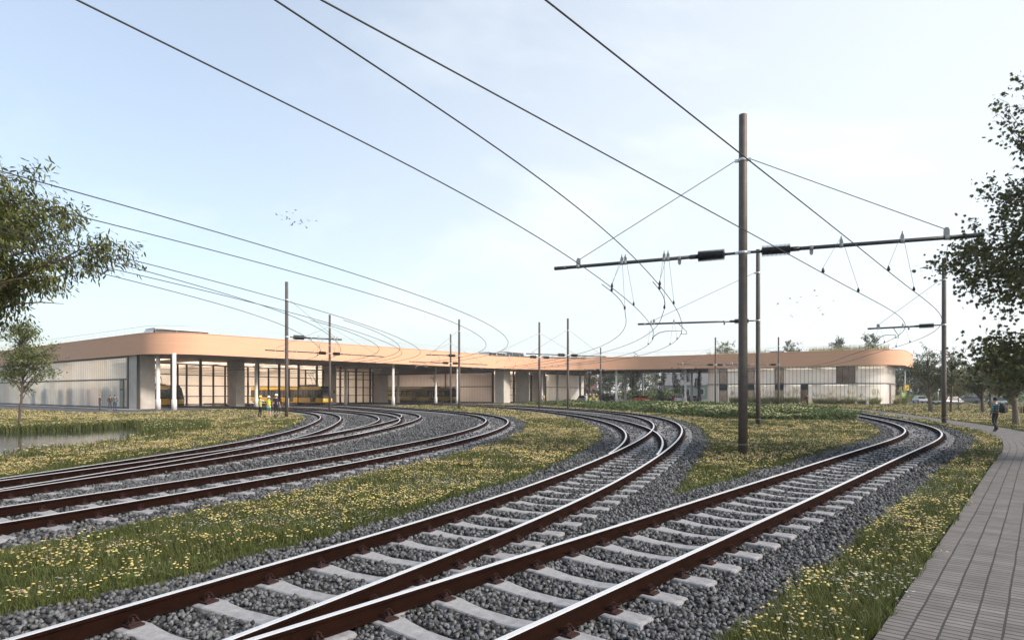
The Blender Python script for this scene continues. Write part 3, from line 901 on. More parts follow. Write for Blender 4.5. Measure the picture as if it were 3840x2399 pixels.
# a few daisies and weeds in the gravel, and reeds at the pond
parts = []
nn = 2600
pp = np.array(POND); e = rs.randint(0, len(pp), nn); f = rs.rand(nn)[:, None]
q = pp[e]*(1-f)+pp[(e+1) % len(pp)]*f
cpt = pp.mean(0)
q = cpt+(q-cpt)*(1+np.abs(rs.normal(size=(nn, 1)))*0.16-0.03)+rs.normal(size=(nn, 2))*.25
k = np.abs(q[:, 0]) < 0.85*q[:, 1]+3; q = q[k]
k = is_gravel(q[:, 0], q[:, 1]) | ((q[:, 1]-0.1*(q[:, 0]+20) < 32) & (rs.rand(len(q)) < .8)); q = q[~k]; nn = len(q)
for i in range(3):
    bv, bt = blade_shape((0.3, 0.55, 0.8)[i])
    a = q[i::3]; c = len(a)
    for rep in range(6):
        p = np.stack([a[:, 0]+rs.normal(size=c)*.12, a[:, 1]+rs.normal(size=c)*.12, np.full(c, -.06)], 1)
        h = rs.uniform(.25, .6, c)*np.where(p[:, 1] < 32, .45, 1.0)
        V, T_, mm = scatter(bv, bt, p, rs.rand(c)*6.28, np.stack([np.full(c, .035), h*.7, h], 1), rs.normal(size=(c, 2))*.25, np.zeros(c, int))
        parts.append((V, T_, mm))
hv, ht = head_dome(5, 1, .5, .2)
a = q[::3]; c = len(a)
V, T_, mm = scatter(hv, ht, np.stack([a[:, 0], a[:, 1], rs.uniform(.25, .5, c)*np.where(a[:, 1] < 32, .45, 1.0)], 1), rs.rand(c)*6.28, rs.uniform(.03, .055, c), None, np.ones(c, int))
parts.append((V, T_, mm))
V, T_, mm = join_arrays(parts)
tag(mesh_obj('pond_reeds', np_mesh('pond_reeds', V, T_, mm, [M['grass'], M['fl_cream']])), kind='stuff')

# ground-cover shrubbery between the outer tracks, and its pale flower heads
parts = []
SHRUB = [ground_at(*p)[:2] for p in ((1945,1519),(2350,1521),(2700,1531),(3000,1546),(3150,1557),(3238,1567),(3215,1578),(3000,1578),(2700,1572),(2420,1548),(2250,1535),(2080,1522))]
nn = 26000
Ymin, Ymax = 42, 125
Y = Ymin*(Ymax/Ymin)**rs.rand(nn); X = Y*rs.uniform(-.02, .60, nn)
k = in_poly(X, Y, SHRUB) & (track_dist(X, Y) > 2.0) & ~in_poly(X, Y, PATHPOLY)
X, Y = X[k], Y[k]; nn = len(X)
lv = [(-.5, 0, 0), (.5, 0, 0), (0, .25, 1)]; lt = [(0, 1, 2)]
hgt = 0.22+0.75*np.clip(vnoise(X, Y, 2.6)*1.25-.1, 0, 1)
for rep in range(10):
    z = hgt*rs.rand(nn)**.6
    sz = rs.uniform(.10, .20, nn)*(Y/60)**.4
    V, T_, mm = scatter(lv, lt, np.stack([X+rs.normal(size=nn)*.25, Y+rs.normal(size=nn)*.25, z-.05], 1), rs.rand(nn)*6.28, sz, rs.normal(size=(nn, 2))*.9, np.zeros(nn, int))
    parts.append((V, T_, mm))
k = vnoise(X+9, Y, 6.0) > .60
a, b_, hh = X[k], Y[k], hgt[k]; c = len(a)
V, T_, mm = scatter(hv, ht, np.stack([a, b_, hh*rs.uniform(.8, 1.15, c)], 1), rs.rand(c)*6.28, rs.uniform(.05, .10, c)*(b_/60)**.4, None, np.ones(c, int))
parts.append((V, T_, mm))
V, T_, mm = join_arrays(parts)
tag(mesh_obj('shrubbery', np_mesh('shrubbery', V, T_, mm, [M['leaf_shrub'], M['fl_cream']])), kind='stuff')
# ------------------------------------------------------------------ the tram depot building
Z_SOF, Z_TOP = 6.8, 9.35
PL, PI_, PR, PE = (-41.5, 75.5), (9.6, 141.6), (64.8, 106.6), (77.3, 123.3)
WA = (-0.793, 0.610)                                   # along the left wing, away from the camera
PFAR = (PL[0]+WA[0]*92, PL[1]+WA[1]*92)
ROOFPOLY = round_poly([PFAR, PL, PI_, PR, PE, (50, 146), (26, 160), (20.3, 173.5), (8, 205), (-60, 250)],
                      [0, 6.0, 26, 6.5, 0, 0, 4, 0, 0, 0], 12)
depot = empty('tram_depot', (0, 0, 0), 0, 'long low tram depot with timber fascia, concrete piers and translucent walls', 'building')

def uv_strip(o, u_scale=1.0):
    """UV in metres: u along the plan outline (by loop order), v = height"""
    me = o.data; uvl = me.uv_layers.new(name='UVMap')
    n = len(me.vertices)//2
    d = [0.0]
    for i in range(1, n):
        d.append(d[-1]+math.hypot(me.vertices[i].co.x-me.vertices[i-1].co.x, me.vertices[i].co.y-me.vertices[i-1].co.y))
    per = d[-1]+math.hypot(me.vertices[0].co.x-me.vertices[n-1].co.x, me.vertices[0].co.y-me.vertices[n-1].co.y)
    for p in me.polygons:
        ids = [v % n for v in p.vertices]
        wrap = max(ids)-min(ids) > n//2 and n > 4
        for li, vi in zip(p.loop_indices, p.vertices):
            k = vi % n
            u = d[k] if not (wrap and k == 0) else per
            uvl.data[li].uv = (u*u_scale, me.vertices[vi].co.z)
    return o

def wall_strip(name, pts, z0, z1, m, parent, closed=False, smooth=True):
    b = MB(); b.strip(pts, z0, z1, 0, closed, smooth)
    return uv_strip(b.build(name, m, parent))

fo = wall_strip('fascia', ROOFPOLY, Z_SOF-0.02, Z_TOP, M['wood'], depot, True, True)
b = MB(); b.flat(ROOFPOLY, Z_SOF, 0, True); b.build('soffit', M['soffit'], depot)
inner = [(p[0]*0.9995, p[1]*0.9995+0.05) for p in ROOFPOLY]

# shadow gap along the soffit edge and a metal coping on top of the fascia
b = MB()
b.tube([(p[0], p[1], Z_TOP+.02) for p in ROOFPOLY]+[(ROOFPOLY[0][0], ROOFPOLY[0][1], Z_TOP+.02)], .055, 4, 0, False, False)
b.build('coping', M['wood'], depot)

# roof deck with openings added to brighten the halls
def on_wing(d_along, d_in, origin=PL, a=WA):
    n_ = (0.610, 0.793)
    return (origin[0]+a[0]*d_along+n_[0]*d_in, origin[1]+a[1]*d_along+n_[1]*d_in)
WB = ((PI_[0]-PL[0]), (PI_[1]-PL[1])); _l = math.hypot(*WB); WB = (WB[0]/_l, WB[1]/_l); NB = (-WB[1], WB[0])
WC = ((PR[0]-PI_[0]), (PR[1]-PI_[1])); _l = math.hypot(*WC); WC = (WC[0]/_l, WC[1]/_l); NC = (-WC[1], WC[0])
holes = []
def shed(px0, px1, depth_in, h=1.05, mode='B'):
    """saw-tooth roof light: position from two picture columns on a line set back from the fascia"""
    if mode == 'A': o, d, n_ = PL, WA, (0.610, 0.793)
    elif mode == 'B': o, d, n_ = PL, WB, NB
    else: o, d, n_ = PI_, WC, NC
    ox, oy = o[0]+n_[0]*depth_in, o[1]+n_[1]*depth_in
    ts = []
    for px in (px0, px1):
        q = (px-CX)/F_PX
        ts.append((q*oy-ox)/(d[0]-q*d[1]))
    return (ox, oy), d, n_, min(ts), max(ts), h
SHEDS = [shed(204, 268, 7, 1.3, 'A'), shed(455, 545, 8, 1.5, 'A'), shed(562, 785, 8, 1.0, 'B'), shed(1006, 1052, 9, .8, 'B'),
         shed(1828, 1896, 6.5, 1.1, 'B'), shed(1897, 1966, 7.5, 1.6, 'B'), shed(2056, 2098, 9, 1.3, 'B'), shed(2880, 2942, 9, .75, 'C')]
hp = []
for (o, d, n_, t0, t1, h) in SHEDS:
    wd = 3.4
    P = lambda t, s_: (o[0]+d[0]*t+n_[0]*s_, o[1]+d[1]*t+n_[1]*s_)
    quad = [P(t0, 0), P(t1, 0), P(t1, wd), P(t0, wd)]
    hp.append(quad)
    z0 = Z_TOP-0.12
    b = MB()
    zb = z0-0.02; zt = Z_TOP+h
    L = t1-t0; sl_ = min(0.7, L*0.12)
    f0, f1, k1, k0 = P(t0, 0), P(t1, 0), P(t1, wd), P(t0, wd)
    g0, g1, q1, q0 = P(t0+sl_, 0.10), P(t1-.1, 0.10), P(t1-.1, wd-.4), P(t0+sl_, wd-.4)
    # sloping ends, back and lid
    b.poly([(*f0, zb), (*g0, zt), (*q0, zt), (*k0, zb)], 0)
    b.poly([(*f1, zb), (*k1, zb), (*q1, zt), (*g1, zt)], 0)
    b.poly([(*k0, zb), (*q0, zt), (*q1, zt), (*k1, zb)], 0)
    o0, o1 = P(t0+sl_-.12, -.10), P(t1-.05, -.10)
    lid = [(*o0, zt), (*o1, zt), (*q1, zt), (*q0, zt)]
    b.poly(lid, 0); b.poly([(x, y, z+.14) for x, y, z in lid], 0)
    for i in range(4):
        p, q = lid[i], lid[(i+1) % 4]
        b.poly([p, q, (q[0], q[1], q[2]+.14), (p[0], p[1], p[2]+.14)], 0)
    sk = b.build('skylight', M['alu'], depot)
    b = MB(); b.poly([(*g0, zb), (*g1, zb), (*g1, zt), (*g0, zt)], 0); b.build('pane', M['glass_dark'], sk)
tris_in = [[Vector((p[0], p[1], 0)) for p in ROOFPOLY]]
# added openings in the deck, out of view, let light into each hall
LIGHTS = []
HALL1 = [(-46, 88), (-27, 126.5), (-41, 164), (-88, 184), (-104, 122), (-49, 81.5)]
HALL2 = [(-4, 134), (8.4, 157), (14, 166), (14, 188), (-22, 167), (-28, 152)]
for t in np.arange(0, 110, 8.4):
    for s_ in np.arange(6, 60, 8.0):
        c = (PL[0]+WB[0]*t+NB[0]*s_, PL[1]+WB[1]*t+NB[1]*s_)
        LIGHTS.append([(c[0]+WB[0]*u+NB[0]*v, c[1]+WB[1]*u+NB[1]*v) for u, v in ((-3.6, -3.4), (3.6, -3.4), (3.6, 3.4), (-3.6, 3.4))])
        if not (in_poly(np.array([p[0] for p in LIGHTS[-1]]), np.array([p[1] for p in LIGHTS[-1]]), HALL1).all() or in_poly(np.array([p[0] for p in LIGHTS[-1]]), np.array([p[1] for p in LIGHTS[-1]]), HALL2).all()): LIGHTS.pop()
for d_ in (18, 26.5, 35, 43.5, 52):  # extra unseen wells for lamps, added to brighten the wing wall
    c = on_wing(d_, 5.2)
    LIGHTS.append([(c[0]+WA[0]*u-WA[1]*-v, c[1]+WA[1]*u+.793*v) for u, v in ((-3.6, -3), (3.6, -3), (3.6, 3), (-3.6, 3))])
def _apart(a, b):
    ca_ = np.mean(a, 0); cb_ = np.mean(b, 0); return np.hypot(*(ca_-cb_)) > 10.3
LIGHTS = [q for i, q in enumerate(LIGHTS) if i >= len(LIGHTS)-5 or all(_apart(q, r) for r in LIGHTS[-5:])]
loops = tris_in+[[Vector((p[0], p[1], 0)) for p in q] for q in LIGHTS]
flat_pts = [v for l in loops for v in l]
tt = tessellate_polygon(loops)
for nm, z, mm, dn in (('roof', Z_TOP-.1, M['roof'], False),):
    b = MB(); b.v = [(v.x, v.y, z) for v in flat_pts]
    for t in tt: b.face(t)
    b.build(nm, mm, depot)
# soffit again with the same openings (replaces the closed one inside the halls)
for o in list(depot.children):
    if o.name.startswith('soffit'): bpy.data.objects.remove(o)
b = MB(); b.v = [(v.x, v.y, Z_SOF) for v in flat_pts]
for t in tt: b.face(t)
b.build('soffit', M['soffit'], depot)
for q in LIGHTS:
    b = MB(); b.strip(q, Z_SOF, Z_TOP+.25, 0, True)
    lw = b.build('added_light_well', M['wall_in'], depot)
    g = MB(); g.flat(q, Z_TOP+.2); g.build('pane', M['glass'], lw)

# railing on the roof edge
def railing(pts, name='roof_railing'):
    b = MB()
    acc = 0; last = None
    P = [np.array(p) for p in pts]
    b.tube([(p[0], p[1], Z_TOP+.95) for p in P], .020, 4, 0, False)
    b.tube([(p[0], p[1], Z_TOP+.55) for p in P], .010, 3, 0, False)
    for i in range(len(P)-1):
        d = P[i+1]-P[i]; L = np.linalg.norm(d)
        s_ = 0
        while acc+L-s_ >= 2.6:
            s_ += 2.6-acc; acc = 0
            q = P[i]+d*(s_/L)
            b.tube([(q[0], q[1], Z_TOP-.1), (q[0], q[1], Z_TOP+.96)], .022, 4)
        acc += L-s_
    b.build(name, M['alu'], depot)
ctr = Vector((0, 170))
def inset(pts, d):
    out = []
    k = len(pts)
    for i in range(k):
        a = Vector(pts[max(i-1, 0)]); c = Vector(pts[min(i+1, k-1)])
        t = (c-a).normalized(); out.append((pts[i][0]-t.y*d, pts[i][1]+t.x*d))
    return out
front = ROOFPOLY[:1+13*3+1]
railing(inset(front, 0.6))

# ---- side wall of the left wing
def cross_wall(p0, p1, name, m, parent, z0=0.0, z1=Z_SOF, back=0.0):
    return wall_strip(name, [p0, p1], z0, z1, m, parent, False, False)
M['poly_hall'] = mat_poly('polycarbonate_hall', (0.88, 0.90, 0.87), 1.5, 0.62, 0.18, 0.45, (0.84, 0.80, 0.72))
M['poly_side'] = mat_poly('polycarbonate_side', (0.78, 0.70, 0.67), 2.2, 0.65, 0.10, 0.22, (0.80, 0.72, 0.69))
M['poly_office'] = mat_poly('polycarbonate_office', (0.83, 0.83, 0.80), 1.55, 0.62, 0.06, 0.22, (0.86, 0.78, 0.75))
W0 = ground_at(479, 1532.5)[:2]                         # near end of the wall, at the dark post
WL = lambda t: (W0[0]+WA[0]*t, W0[1]+WA[1]*t)
W1_ = WL(70)
wall_strip('polycarbonate_wall', [W0, W1_], 0.25, 6.55, M['poly_hall'], depot, False, False)
nA = (-0.610, -0.793)
b = MB()
b.seg_box(W0, W1_, .16, 3.72, 3.90, 0, .03)
b.seg_box(W0, W1_, .18, -.05, .25, 0, .0)
b.seg_box(W0, W1_, .20, 6.55, Z_SOF, 0, .0)
b.seg_box(WL(-.35), WL(0), .30, -.05, Z_SOF, 0)
b.build('wall_frame', M['mid'], depot)
b = MB(); b.seg_box(WL(.85), WL(2.0), .10, .02, 3.72, 0, .13)
dr = b.build('door', M['mid'], depot)
b = MB(); b.seg_box(WL(1.0), WL(1.85), .06, .20, 2.35, 0, .17); b.seg_box(WL(1.0), WL(1.85), .06, 2.6, 3.6, 0, .17); b.build('pane', mat('door_pane', (.21, .24, .20), .3, var=.3, scale=30), dr)
b = MB(); b.tube([(*WL(1.9), 1.05), (WL(1.9)[0]+nA[0]*.22, WL(1.9)[1]+nA[1]*.22, 1.05), (WL(1.75)[0]+nA[0]*.22, WL(1.75)[1]+nA[1]*.22, 1.05)], .018, 6); b.build('handle', M['alu'], dr)
b = MB(); b.seg_box(WL(-4.5), WL(70), 1.2, -.06, -.004, 0, .7); b.build('apron_slab', M['column'], depot)

# ---- gates of the first hall, on a line turned away from the fascia
G0, GD1 = (-46.0, 88.0), (0.438, 0.899)
GP = lambda t, o=0.0: (G0[0]+GD1[0]*t+GD1[1]*o, G0[1]+GD1[1]*t-GD1[0]*o)     # o = out towards the yard
def pier(P, t0, depth, L, zt=Z_SOF):
    b = MB(); q = [P(t0, -.3), P(t0, depth), P(t0+L, depth), P(t0+L, -.3)]
    b.prism(q, -.05, zt, 0)
    ob = b.build('pier', M['pier'], depot)
    return ob
pier(GP, -6.6, 1.9, 2.0)
# corner block between the side wall and the first pier
b = MB(); b.prism([WL(-.35), (W0[0]+.9, W0[1]+1.6), GP(-4.8, -.3), GP(-6.6, -.3), (WL(-2.5)[0], WL(-2.5)[1]+.1)], -.05, Z_SOF, 0); b.build('corner_pier', M['pier'], depot)
pier(GP, 8.4, 1.6, 1.55); pier(GP, 28.5, 1.6, 1.6); pier(GP, 42.5, 1.6, 2.6)
def gate(P, t0, t1, posts, bars=(1.55, 3.05, 4.55), top=6.1, thick=()):
    """glazed folding gate: posts at given places, cross bars, one pane; transom glass above"""
    g = MB()
    for i, t in enumerate(posts):
        w_ = .34 if i in thick else .16
        zt = Z_SOF if i in thick else top
        a, c = P(t-w_/2, 0), P(t+w_/2, 0); g.seg_box(a, c, .22, -.03, zt, 0)
    g.seg_box(P(t0, 0), P(t1, 0), .14, top-.16, top, 0)
    for z in bars: g.seg_box(P(t0, 0), P(t1, 0), .10, z-.06, z+.06, 0)
    g.seg_box(P(t0, 0), P(t1, 0), .12, .02, .20, 0)
    go = g.build('gate', M['dark'], depot)
    p = MB(); p.strip([P(t0, -.02), P(t1, -.02)], 0.05, Z_SOF-.02); p.build('pane', M['glass'], go)
    return go
def posts_px(P, pxs, D, O):
    r = []
    for px in pxs:
        q = (px-CX)/F_PX
        r.append((q*O[1]-O[0])/(D[0]-q*D[1]))
    return r
p1 = posts_px(GP, (562, 645, 666, 700, 752, 800, 844), GD1, G0)
gate(GP, -4.6, 8.4, p1, thick=(1, 4))
p2 = posts_px(GP, (930, 968, 1007, 1047, 1084, 1120, 1146, 1188, 1211), GD1, G0)
gate(GP, 9.9, 28.5, p2, thick=(1, 3, 5, 7))
p3 = posts_px(GP, (1276, 1306, 1335, 1362, 1388, 1399), GD1, G0)
gate(GP, 30.1, 42.5, p3, thick=(0, 2, 4))

# ---- recessed side wall behind the third tram, and the second hall
A2 = (-4.1, 134.0); WS = lambda t: (A2[0]+WA[0]*t, A2[1]+WA[1]*t)
wall_strip('polycarbonate_wall', [WS(0), WS(46)], 0.1, 6.2, M['poly_side'], depot, False, False)
b = MB()
b.seg_box(WS(-.2), WS(46), .16, 3.25, 3.42, 0, .03); b.seg_box(WS(-.2), WS(46), .2, 6.2, 6.42, 0, .02)
b.seg_box(WS(-.35), WS(.05), .4, -.05, Z_SOF, 0)
b.seg_box(WS(13.3), WS(13.6), .2, -.05, 6.2, 0, .06)
b.seg_box(WS(0), WS(46), .2, -.05, .12, 0, .02)
b.build('wall_frame', M['mid'], depot)
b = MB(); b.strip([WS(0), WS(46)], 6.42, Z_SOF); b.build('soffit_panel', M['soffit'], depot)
G2, GD2 = (-.5, 137.0), (0.407, 0.9135)
GQ = lambda t, o=0.0: (G2[0]+GD2[0]*t+GD2[1]*o, G2[1]+GD2[1]*t-GD2[0]*o)
pier(GQ, -6.7, 1.7, 3.2); pier(GQ, 3.7, 2.7, .8); pier(GQ, 13.0, 2.7, 1.2)
gate(GQ, -3.5, 3.7, posts_px(GQ, (1926, 1929), GD2, G2), top=6.1, thick=(0,))
gate(GQ, 4.5, 13.0, posts_px(GQ, (1990, 1994), GD2, G2), top=6.1, thick=(0,))
gate(GQ, 14.2, 22.0, posts_px(GQ, (2047, 2057, 2066), GD2, G2), top=5.8, thick=())
cw = round_poly([GQ(22.0), (13.4, 163.2), (19.2, 171.5), (17, 190), (0, 190)], [0, 2.5, 0, 0, 0], 6)[:-2]
wall_strip('polycarbonate_wall', cw, 0.1, 6.6, M['poly_office'], depot)
b = MB()
for i in range(len(cw)-1):
    b.seg_box(cw[i], cw[i+1], .14, 3.3, 3.46, 0, -.03); b.seg_box(cw[i], cw[i+1], .16, 6.6, Z_SOF, 0)
b.build('wall_frame', M['mid'], depot)

# ---- inside of the halls: floor, back and side walls, white and daylit
b = MB()
hall = [GP(-6.5, -.4), GP(44.8, -.4), WS(46), (-88, 184), W1_, WL(-1)]
b.flat(hall, .0); b.build('hall_floor', M['floor_in'], depot)
b = MB()
b.strip([WL(26), (WL(26)[0]+.610*44, WL(26)[1]+.793*44)], 0, Z_SOF)
b.strip([(WL(26)[0]+.61*44, WL(26)[1]+.793*44), GP(44.6, -.4)], 0, Z_SOF)
b.strip([(-.5-22, 137+30), (14, 188)], 0, Z_SOF); b.strip([WS(46), (-22.5, 167)], 0, Z_SOF)
b.build('inside_wall', M['wall_in'], depot)
b = MB(); b.flat([A2, GQ(-6, -.4), GQ(22, -.4), (14, 188), (-22.5, 167), WS(30)], .0); b.build('hall_floor', M['floor_in'], depot)

# ---- round columns under the roof edge, with a thicker foot
def column(px, y, parent=depot, r=.225, foot=.31, dark=False):
    x = (px-CX)/F_PX*y
    b = MB(); b.lathe([(foot, -.05), (foot, 1.25), (r, 1.30), (r, Z_SOF)], 20, 0, (x, y, 0))
    return b.build('column', M['column'] if not dark else M['mid'], parent)
for px, y in ((593, 79.5), (653, 76.2), (961, 92), (1075.5, 92.6), (1296, 112.5), (1474, 106), (1493, 125), (1634, 119), (1715, 117.5),
              (2033, 136), (2090, 145), (2175.6, 151), (2210, 152), (2311, 133.5), (2345, 141), (2570, 128.2), (2594, 134)):
    column(px, y)
column(2410, 158, dark=True); column(2622, 136, dark=True)
# long beams under the soffit
for px0, y0, px1, y1 in ((961, 92, 1085, 92.6), (1296, 112.5, 1474, 106)):
    b = MB()
    b.seg_box(((px0-CX)/F_PX*y0, y0), ((px1-CX)/F_PX*y1, y1), .4, Z_SOF-.45, Z_SOF-.004, 0)
    b.build('beam', M['pier'], depot)

# ---- office wing on the right: rounded translucent walls, windows, door
F0 = np.array(PI_); ND = np.array(NC)
OV = 1.3
def on_office(px):
    q = (px-CX)/F_PX
    o = np.array(PI_)+ND*OV
    t = (q*o[1]-o[0])/(WC[0]-q*WC[1])
    return (o[0]+WC[0]*t, o[1]+WC[1]*t)
oa, oz = on_office(2640), on_office(3318)
NE = np.array((PE[0]-PR[0], PE[1]-PR[1])); NE /= np.linalg.norm(NE)
oe = (oz[0]+NE[0]*15.0, oz[1]+NE[1]*15.0)
ob_ = (oa[0]+ND[0]*13, oa[1]+ND[1]*13)
oc = (oe[0]-WC[0]*10, oe[1]-WC[1]*10)
OFF = round_poly([ob_, oa, oz, oe, oc], [0, 3.2, 4.2, 0, 0], 9)
wall_strip('polycarbonate_wall', OFF, 0.15, 6.75, M['poly_office'], depot, True, True)
b = MB()
for i in range(len(OFF)-1):
    b.seg_box(OFF[i], OFF[i+1], .30, 3.60, 3.74, 0, -.08)
    b.seg_box(OFF[i], OFF[i+1], .10, -.05, .15, 0, -.02)
b.build('floor_band', M['mid'], depot)
M['room'] = mat('room_warm', (0.46, 0.31, 0.23), .8, col2=(0.27, 0.17, 0.12), scale=0.9, trans=.45)
M['lit_inside'] = mat('room_pale', (0.78, 0.66, 0.57), .8, col2=(0.56, 0.43, 0.35), scale=1.6, trans=.55)  # pale warm tone standing in for the lit interior behind panes
def window(px0, px1, z0, z1, mull=(), m=None, name='window'):
    a, c = on_office(px0), on_office(px1)
    out = (-ND[0], -ND[1])
    sh = lambda p, d: (p[0]+out[0]*d, p[1]+out[1]*d)
    g = MB()
    for p, q in ((a, None), (c, None)):
        e = (p[0]+WC[0]*.11*(1 if p is a else -1), p[1]+WC[1]*.11*(1 if p is a else -1))
        g.seg_box(sh(p, .04), sh(e, .04), .14, z0, z1, 0)
    L = math.hypot(c[0]-a[0], c[1]-a[1])
    for f in mull:
        q0 = (a[0]+WC[0]*(L*f-.05), a[1]+WC[1]*(L*f-.05)); q1 = (a[0]+WC[0]*(L*f+.05), a[1]+WC[1]*(L*f+.05))
        g.seg_box(sh(q0, .04), sh(q1, .04), .12, z0, z1, 0)
    g.seg_box(sh(a, .045), sh(c, .045), .15, z0-.08, z0, 0); g.seg_box(sh(a, .045), sh(c, .045), .15, z1, z1+.08, 0)
    w_ = g.build(name, M['mid'], depot)
    g = MB(); g.strip([sh(a, .025), sh(c, .025)], z0, z1); g.build('room_backing', m or M['lit_inside'], w_)  # added sheet behind the glass, carries the colour of the lit room
    g = MB(); g.strip([sh(a, .05), sh(c, .05)], z0, z1); g.build('pane', M['glass'], w_)
    return w_
def panel(px0, px1, z0, z1):
    a, c = on_office(px0), on_office(px1); out = (-ND[0], -ND[1])
    g = MB(); g.seg_box((a[0]+out[0]*.03, a[1]+out[1]*.03), (c[0]+out[0]*.03, c[1]+out[1]*.03), .08, z0, z1, 0)
    g.build('spandrel_panel', M['dark'], depot)
for u0, u1 in ((497, 573), (762, 832), (1022, 1106)):
    a, c = 2500+u0*.3969, 2500+u1*.3969
    window(a, c, 3.85, 6.55, (), M['lit_inside'])
    panel(a, c, 2.55, 3.58); window(a, c, .3, 2.45, (), M['lit_inside'])
a, c = 2500+1268*.3969, 2500+1336*.3969
panel(a, c, 2.6, 3.58); window(a, c, .25, 2.5, (), M['room'])
window(2500+1604*.3969, 2500+1784*.3969, 3.85, 6.6, (.33, .66), M['room'])
# entrance door round the corner
t = 6.2
d0 = (oz[0]+NE[0]*t, oz[1]+NE[1]*t); d1 = (oz[0]+NE[0]*(t+1.6), oz[1]+NE[1]*(t+1.6))
b = MB(); b.seg_box(d0, d1, .16, .0, 3.5, 0, -.02); dd = b.build('door', M['mid'], depot)
b = MB(); b.seg_box((d0[0]+NE[0]*.15, d0[1]+NE[1]*.15), (d1[0]-NE[0]*.15, d1[1]-NE[1]*.15), .06, .15, 2.3, 0, -.10); b.build('pane', M['room'], dd)
b = MB(); b.tube([(d1[0]+.05, d1[1]-.25, .9), (d1[0]+.08, d1[1]-.27, 1.5)], .03, 6); b.build('handle', M['alu'], dd)
b = MB(); b.flat(OFF, .05); b.build('office_floor', M['floor_in'], depot)
b = MB(); b.flat([(p[0]*.999, p[1]*.999) for p in OFF], 3.66); b.build('upper_floor', M['floor_in'], depot)
# downlights under the overhang
b = MB()
for px in (1186, 1215, 1240, 1352, 1392, 2520, 2545, 2610):
    y = 4.4*F_PX/(HY-1378)*1.06
    b.lathe([(.05, 0), (.16, -.16), (.16, -.2)], 8, 0, ((px-CX)/F_PX*y, y, Z_SOF))
b.build('downlight', M['dark'], depot)

# lit strip lamps inside the halls and the office floors
m, nt_, b_ = new_mat('lamp_strip'); b_.inputs['Emission Color'].default_value = (1.0, .86, .70, 1); b_.inputs['Emission Strength'].default_value = 8.0; b_.inputs['Base Color'].default_value = (.9, .9, .88, 1); M['lamp_strip'] = m
def lamp(p0, p1, z, w_=.5):
    b = MB(); b.seg_box(p0, p1, w_, z-.10, z)
    b.build('strip_lamp', M['lamp_strip'], depot)
for q in LIGHTS:                                   # hidden up in the added light wells
    for f in (.2, .5, .8):
        e0 = [q[0][i]*(1-f)+q[3][i]*f for i in (0, 1)]; e1 = [q[1][i]*(1-f)+q[2][i]*f for i in (0, 1)]
        lamp([e0[i]*.9+e1[i]*.1 for i in (0, 1)], [e0[i]*.1+e1[i]*.9 for i in (0, 1)], Z_TOP-.5, .7)
for z in (3.5, 6.6):
    for dd_ in (3.0, 8.0):
        for f in np.linspace(.08, .86, 5):
            q0 = (oa[0]+(oz[0]-oa[0])*f+ND[0]*dd_, oa[1]+(oz[1]-oa[1])*f+ND[1]*dd_); q1 = (q0[0]+WC[0]*4, q0[1]+WC[1]*4)
            lamp(q0, q1, z, .4)
# ------------------------------------------------------------------ contact wires: one above each rail, as the picture shows them
Z_WIRE, Z_ARM, Z_STAY, Z_POLE = 5.45, 6.70, 9.75, 11.25
WIRES = {}
WIRE_LABEL = {
    'T1': 'overhead wire above the {} rail of the track beside the paved footpath',
    'T2w': 'overhead wire above the {} rail of the widest curve, left of the tall central mast',
    'T2t': 'overhead wire branching above the {} rail of the inner track at the frog crossing',
    'T3': 'overhead wire above the {} rail of the single track by the flowery meadow strip',
    'T4w': 'overhead wire above the {} rail of the outer pair curve in the gravel yard',
    'T4t': 'overhead wire above the {} rail of the tighter pair curve in the gravel yard',
    'T5': 'overhead wire above the {} rail of the track nearest the pond'}
for n_t, k in enumerate(('T1', 'T2w', 'T3', 'T4w', 'T5', 'T2t', 'T4t')):
    s, x, y, t = TR[k]
    q = s >= (-22 if START[k] <= 0 else START[k]-2)
    x_, y_, t_ = x[q][::3], y[q][::3], t[q][::3]
    for off, wd in ((GAUGE/2, 'inner'), (-GAUGE/2, 'outer')):
        wx, wy = x_-np.sin(t_)*off, y_+np.cos(t_)*off
        if k in ('T2t', 'T4t'):                       # leaves the main wire at a clamp
            ox_, oy_, _ = WIRES[(k[:2]+'w', off)]
            f = np.clip((s[q][::3]-START[k]+2)/9.0, 0, 1); f = f*f*(3-2*f)
            i = ((ox_[None]-wx[:, None])**2+(oy_[None]-wy[:, None])**2).argmin(1)
            wx = ox_[i]*(1-f)+wx*f; wy = oy_[i]*(1-f)+wy*f
            kk = f > 0.0; wx, wy = wx[kk], wy[kk]
        wz = Z_WIRE-0.03*n_t+(0.02 if off > 0 else 0)
        b = MB()
        r = [float(min(.020, .0085+.00016*max(0, v))) for v in wy]
        b.tube(list(zip(wx, wy, np.full(len(wx), wz))), r, 5)
        tag(b.build('overhead_wire', M['wire']), WIRE_LABEL[k].format(wd), 'wire', 'overhead wires of the tram tracks')
        WIRES[(k, off)] = (wx, wy, wz)

# ------------------------------------------------------------------ masts with insulated cross arms
def insulator(b, p, d, L=.9, r=.2, rib=14):
    prof = [(.035, 0)]
    for i in range(rib):
        h = .03+(L-.06)*i/rib
        prof += [(r*.62, h), (r, h+.008), (r, h+.020), (r*.62, h+.028)]
    prof += [(.035, L)]
    b.lathe(prof, 14, 0, p, d, False)

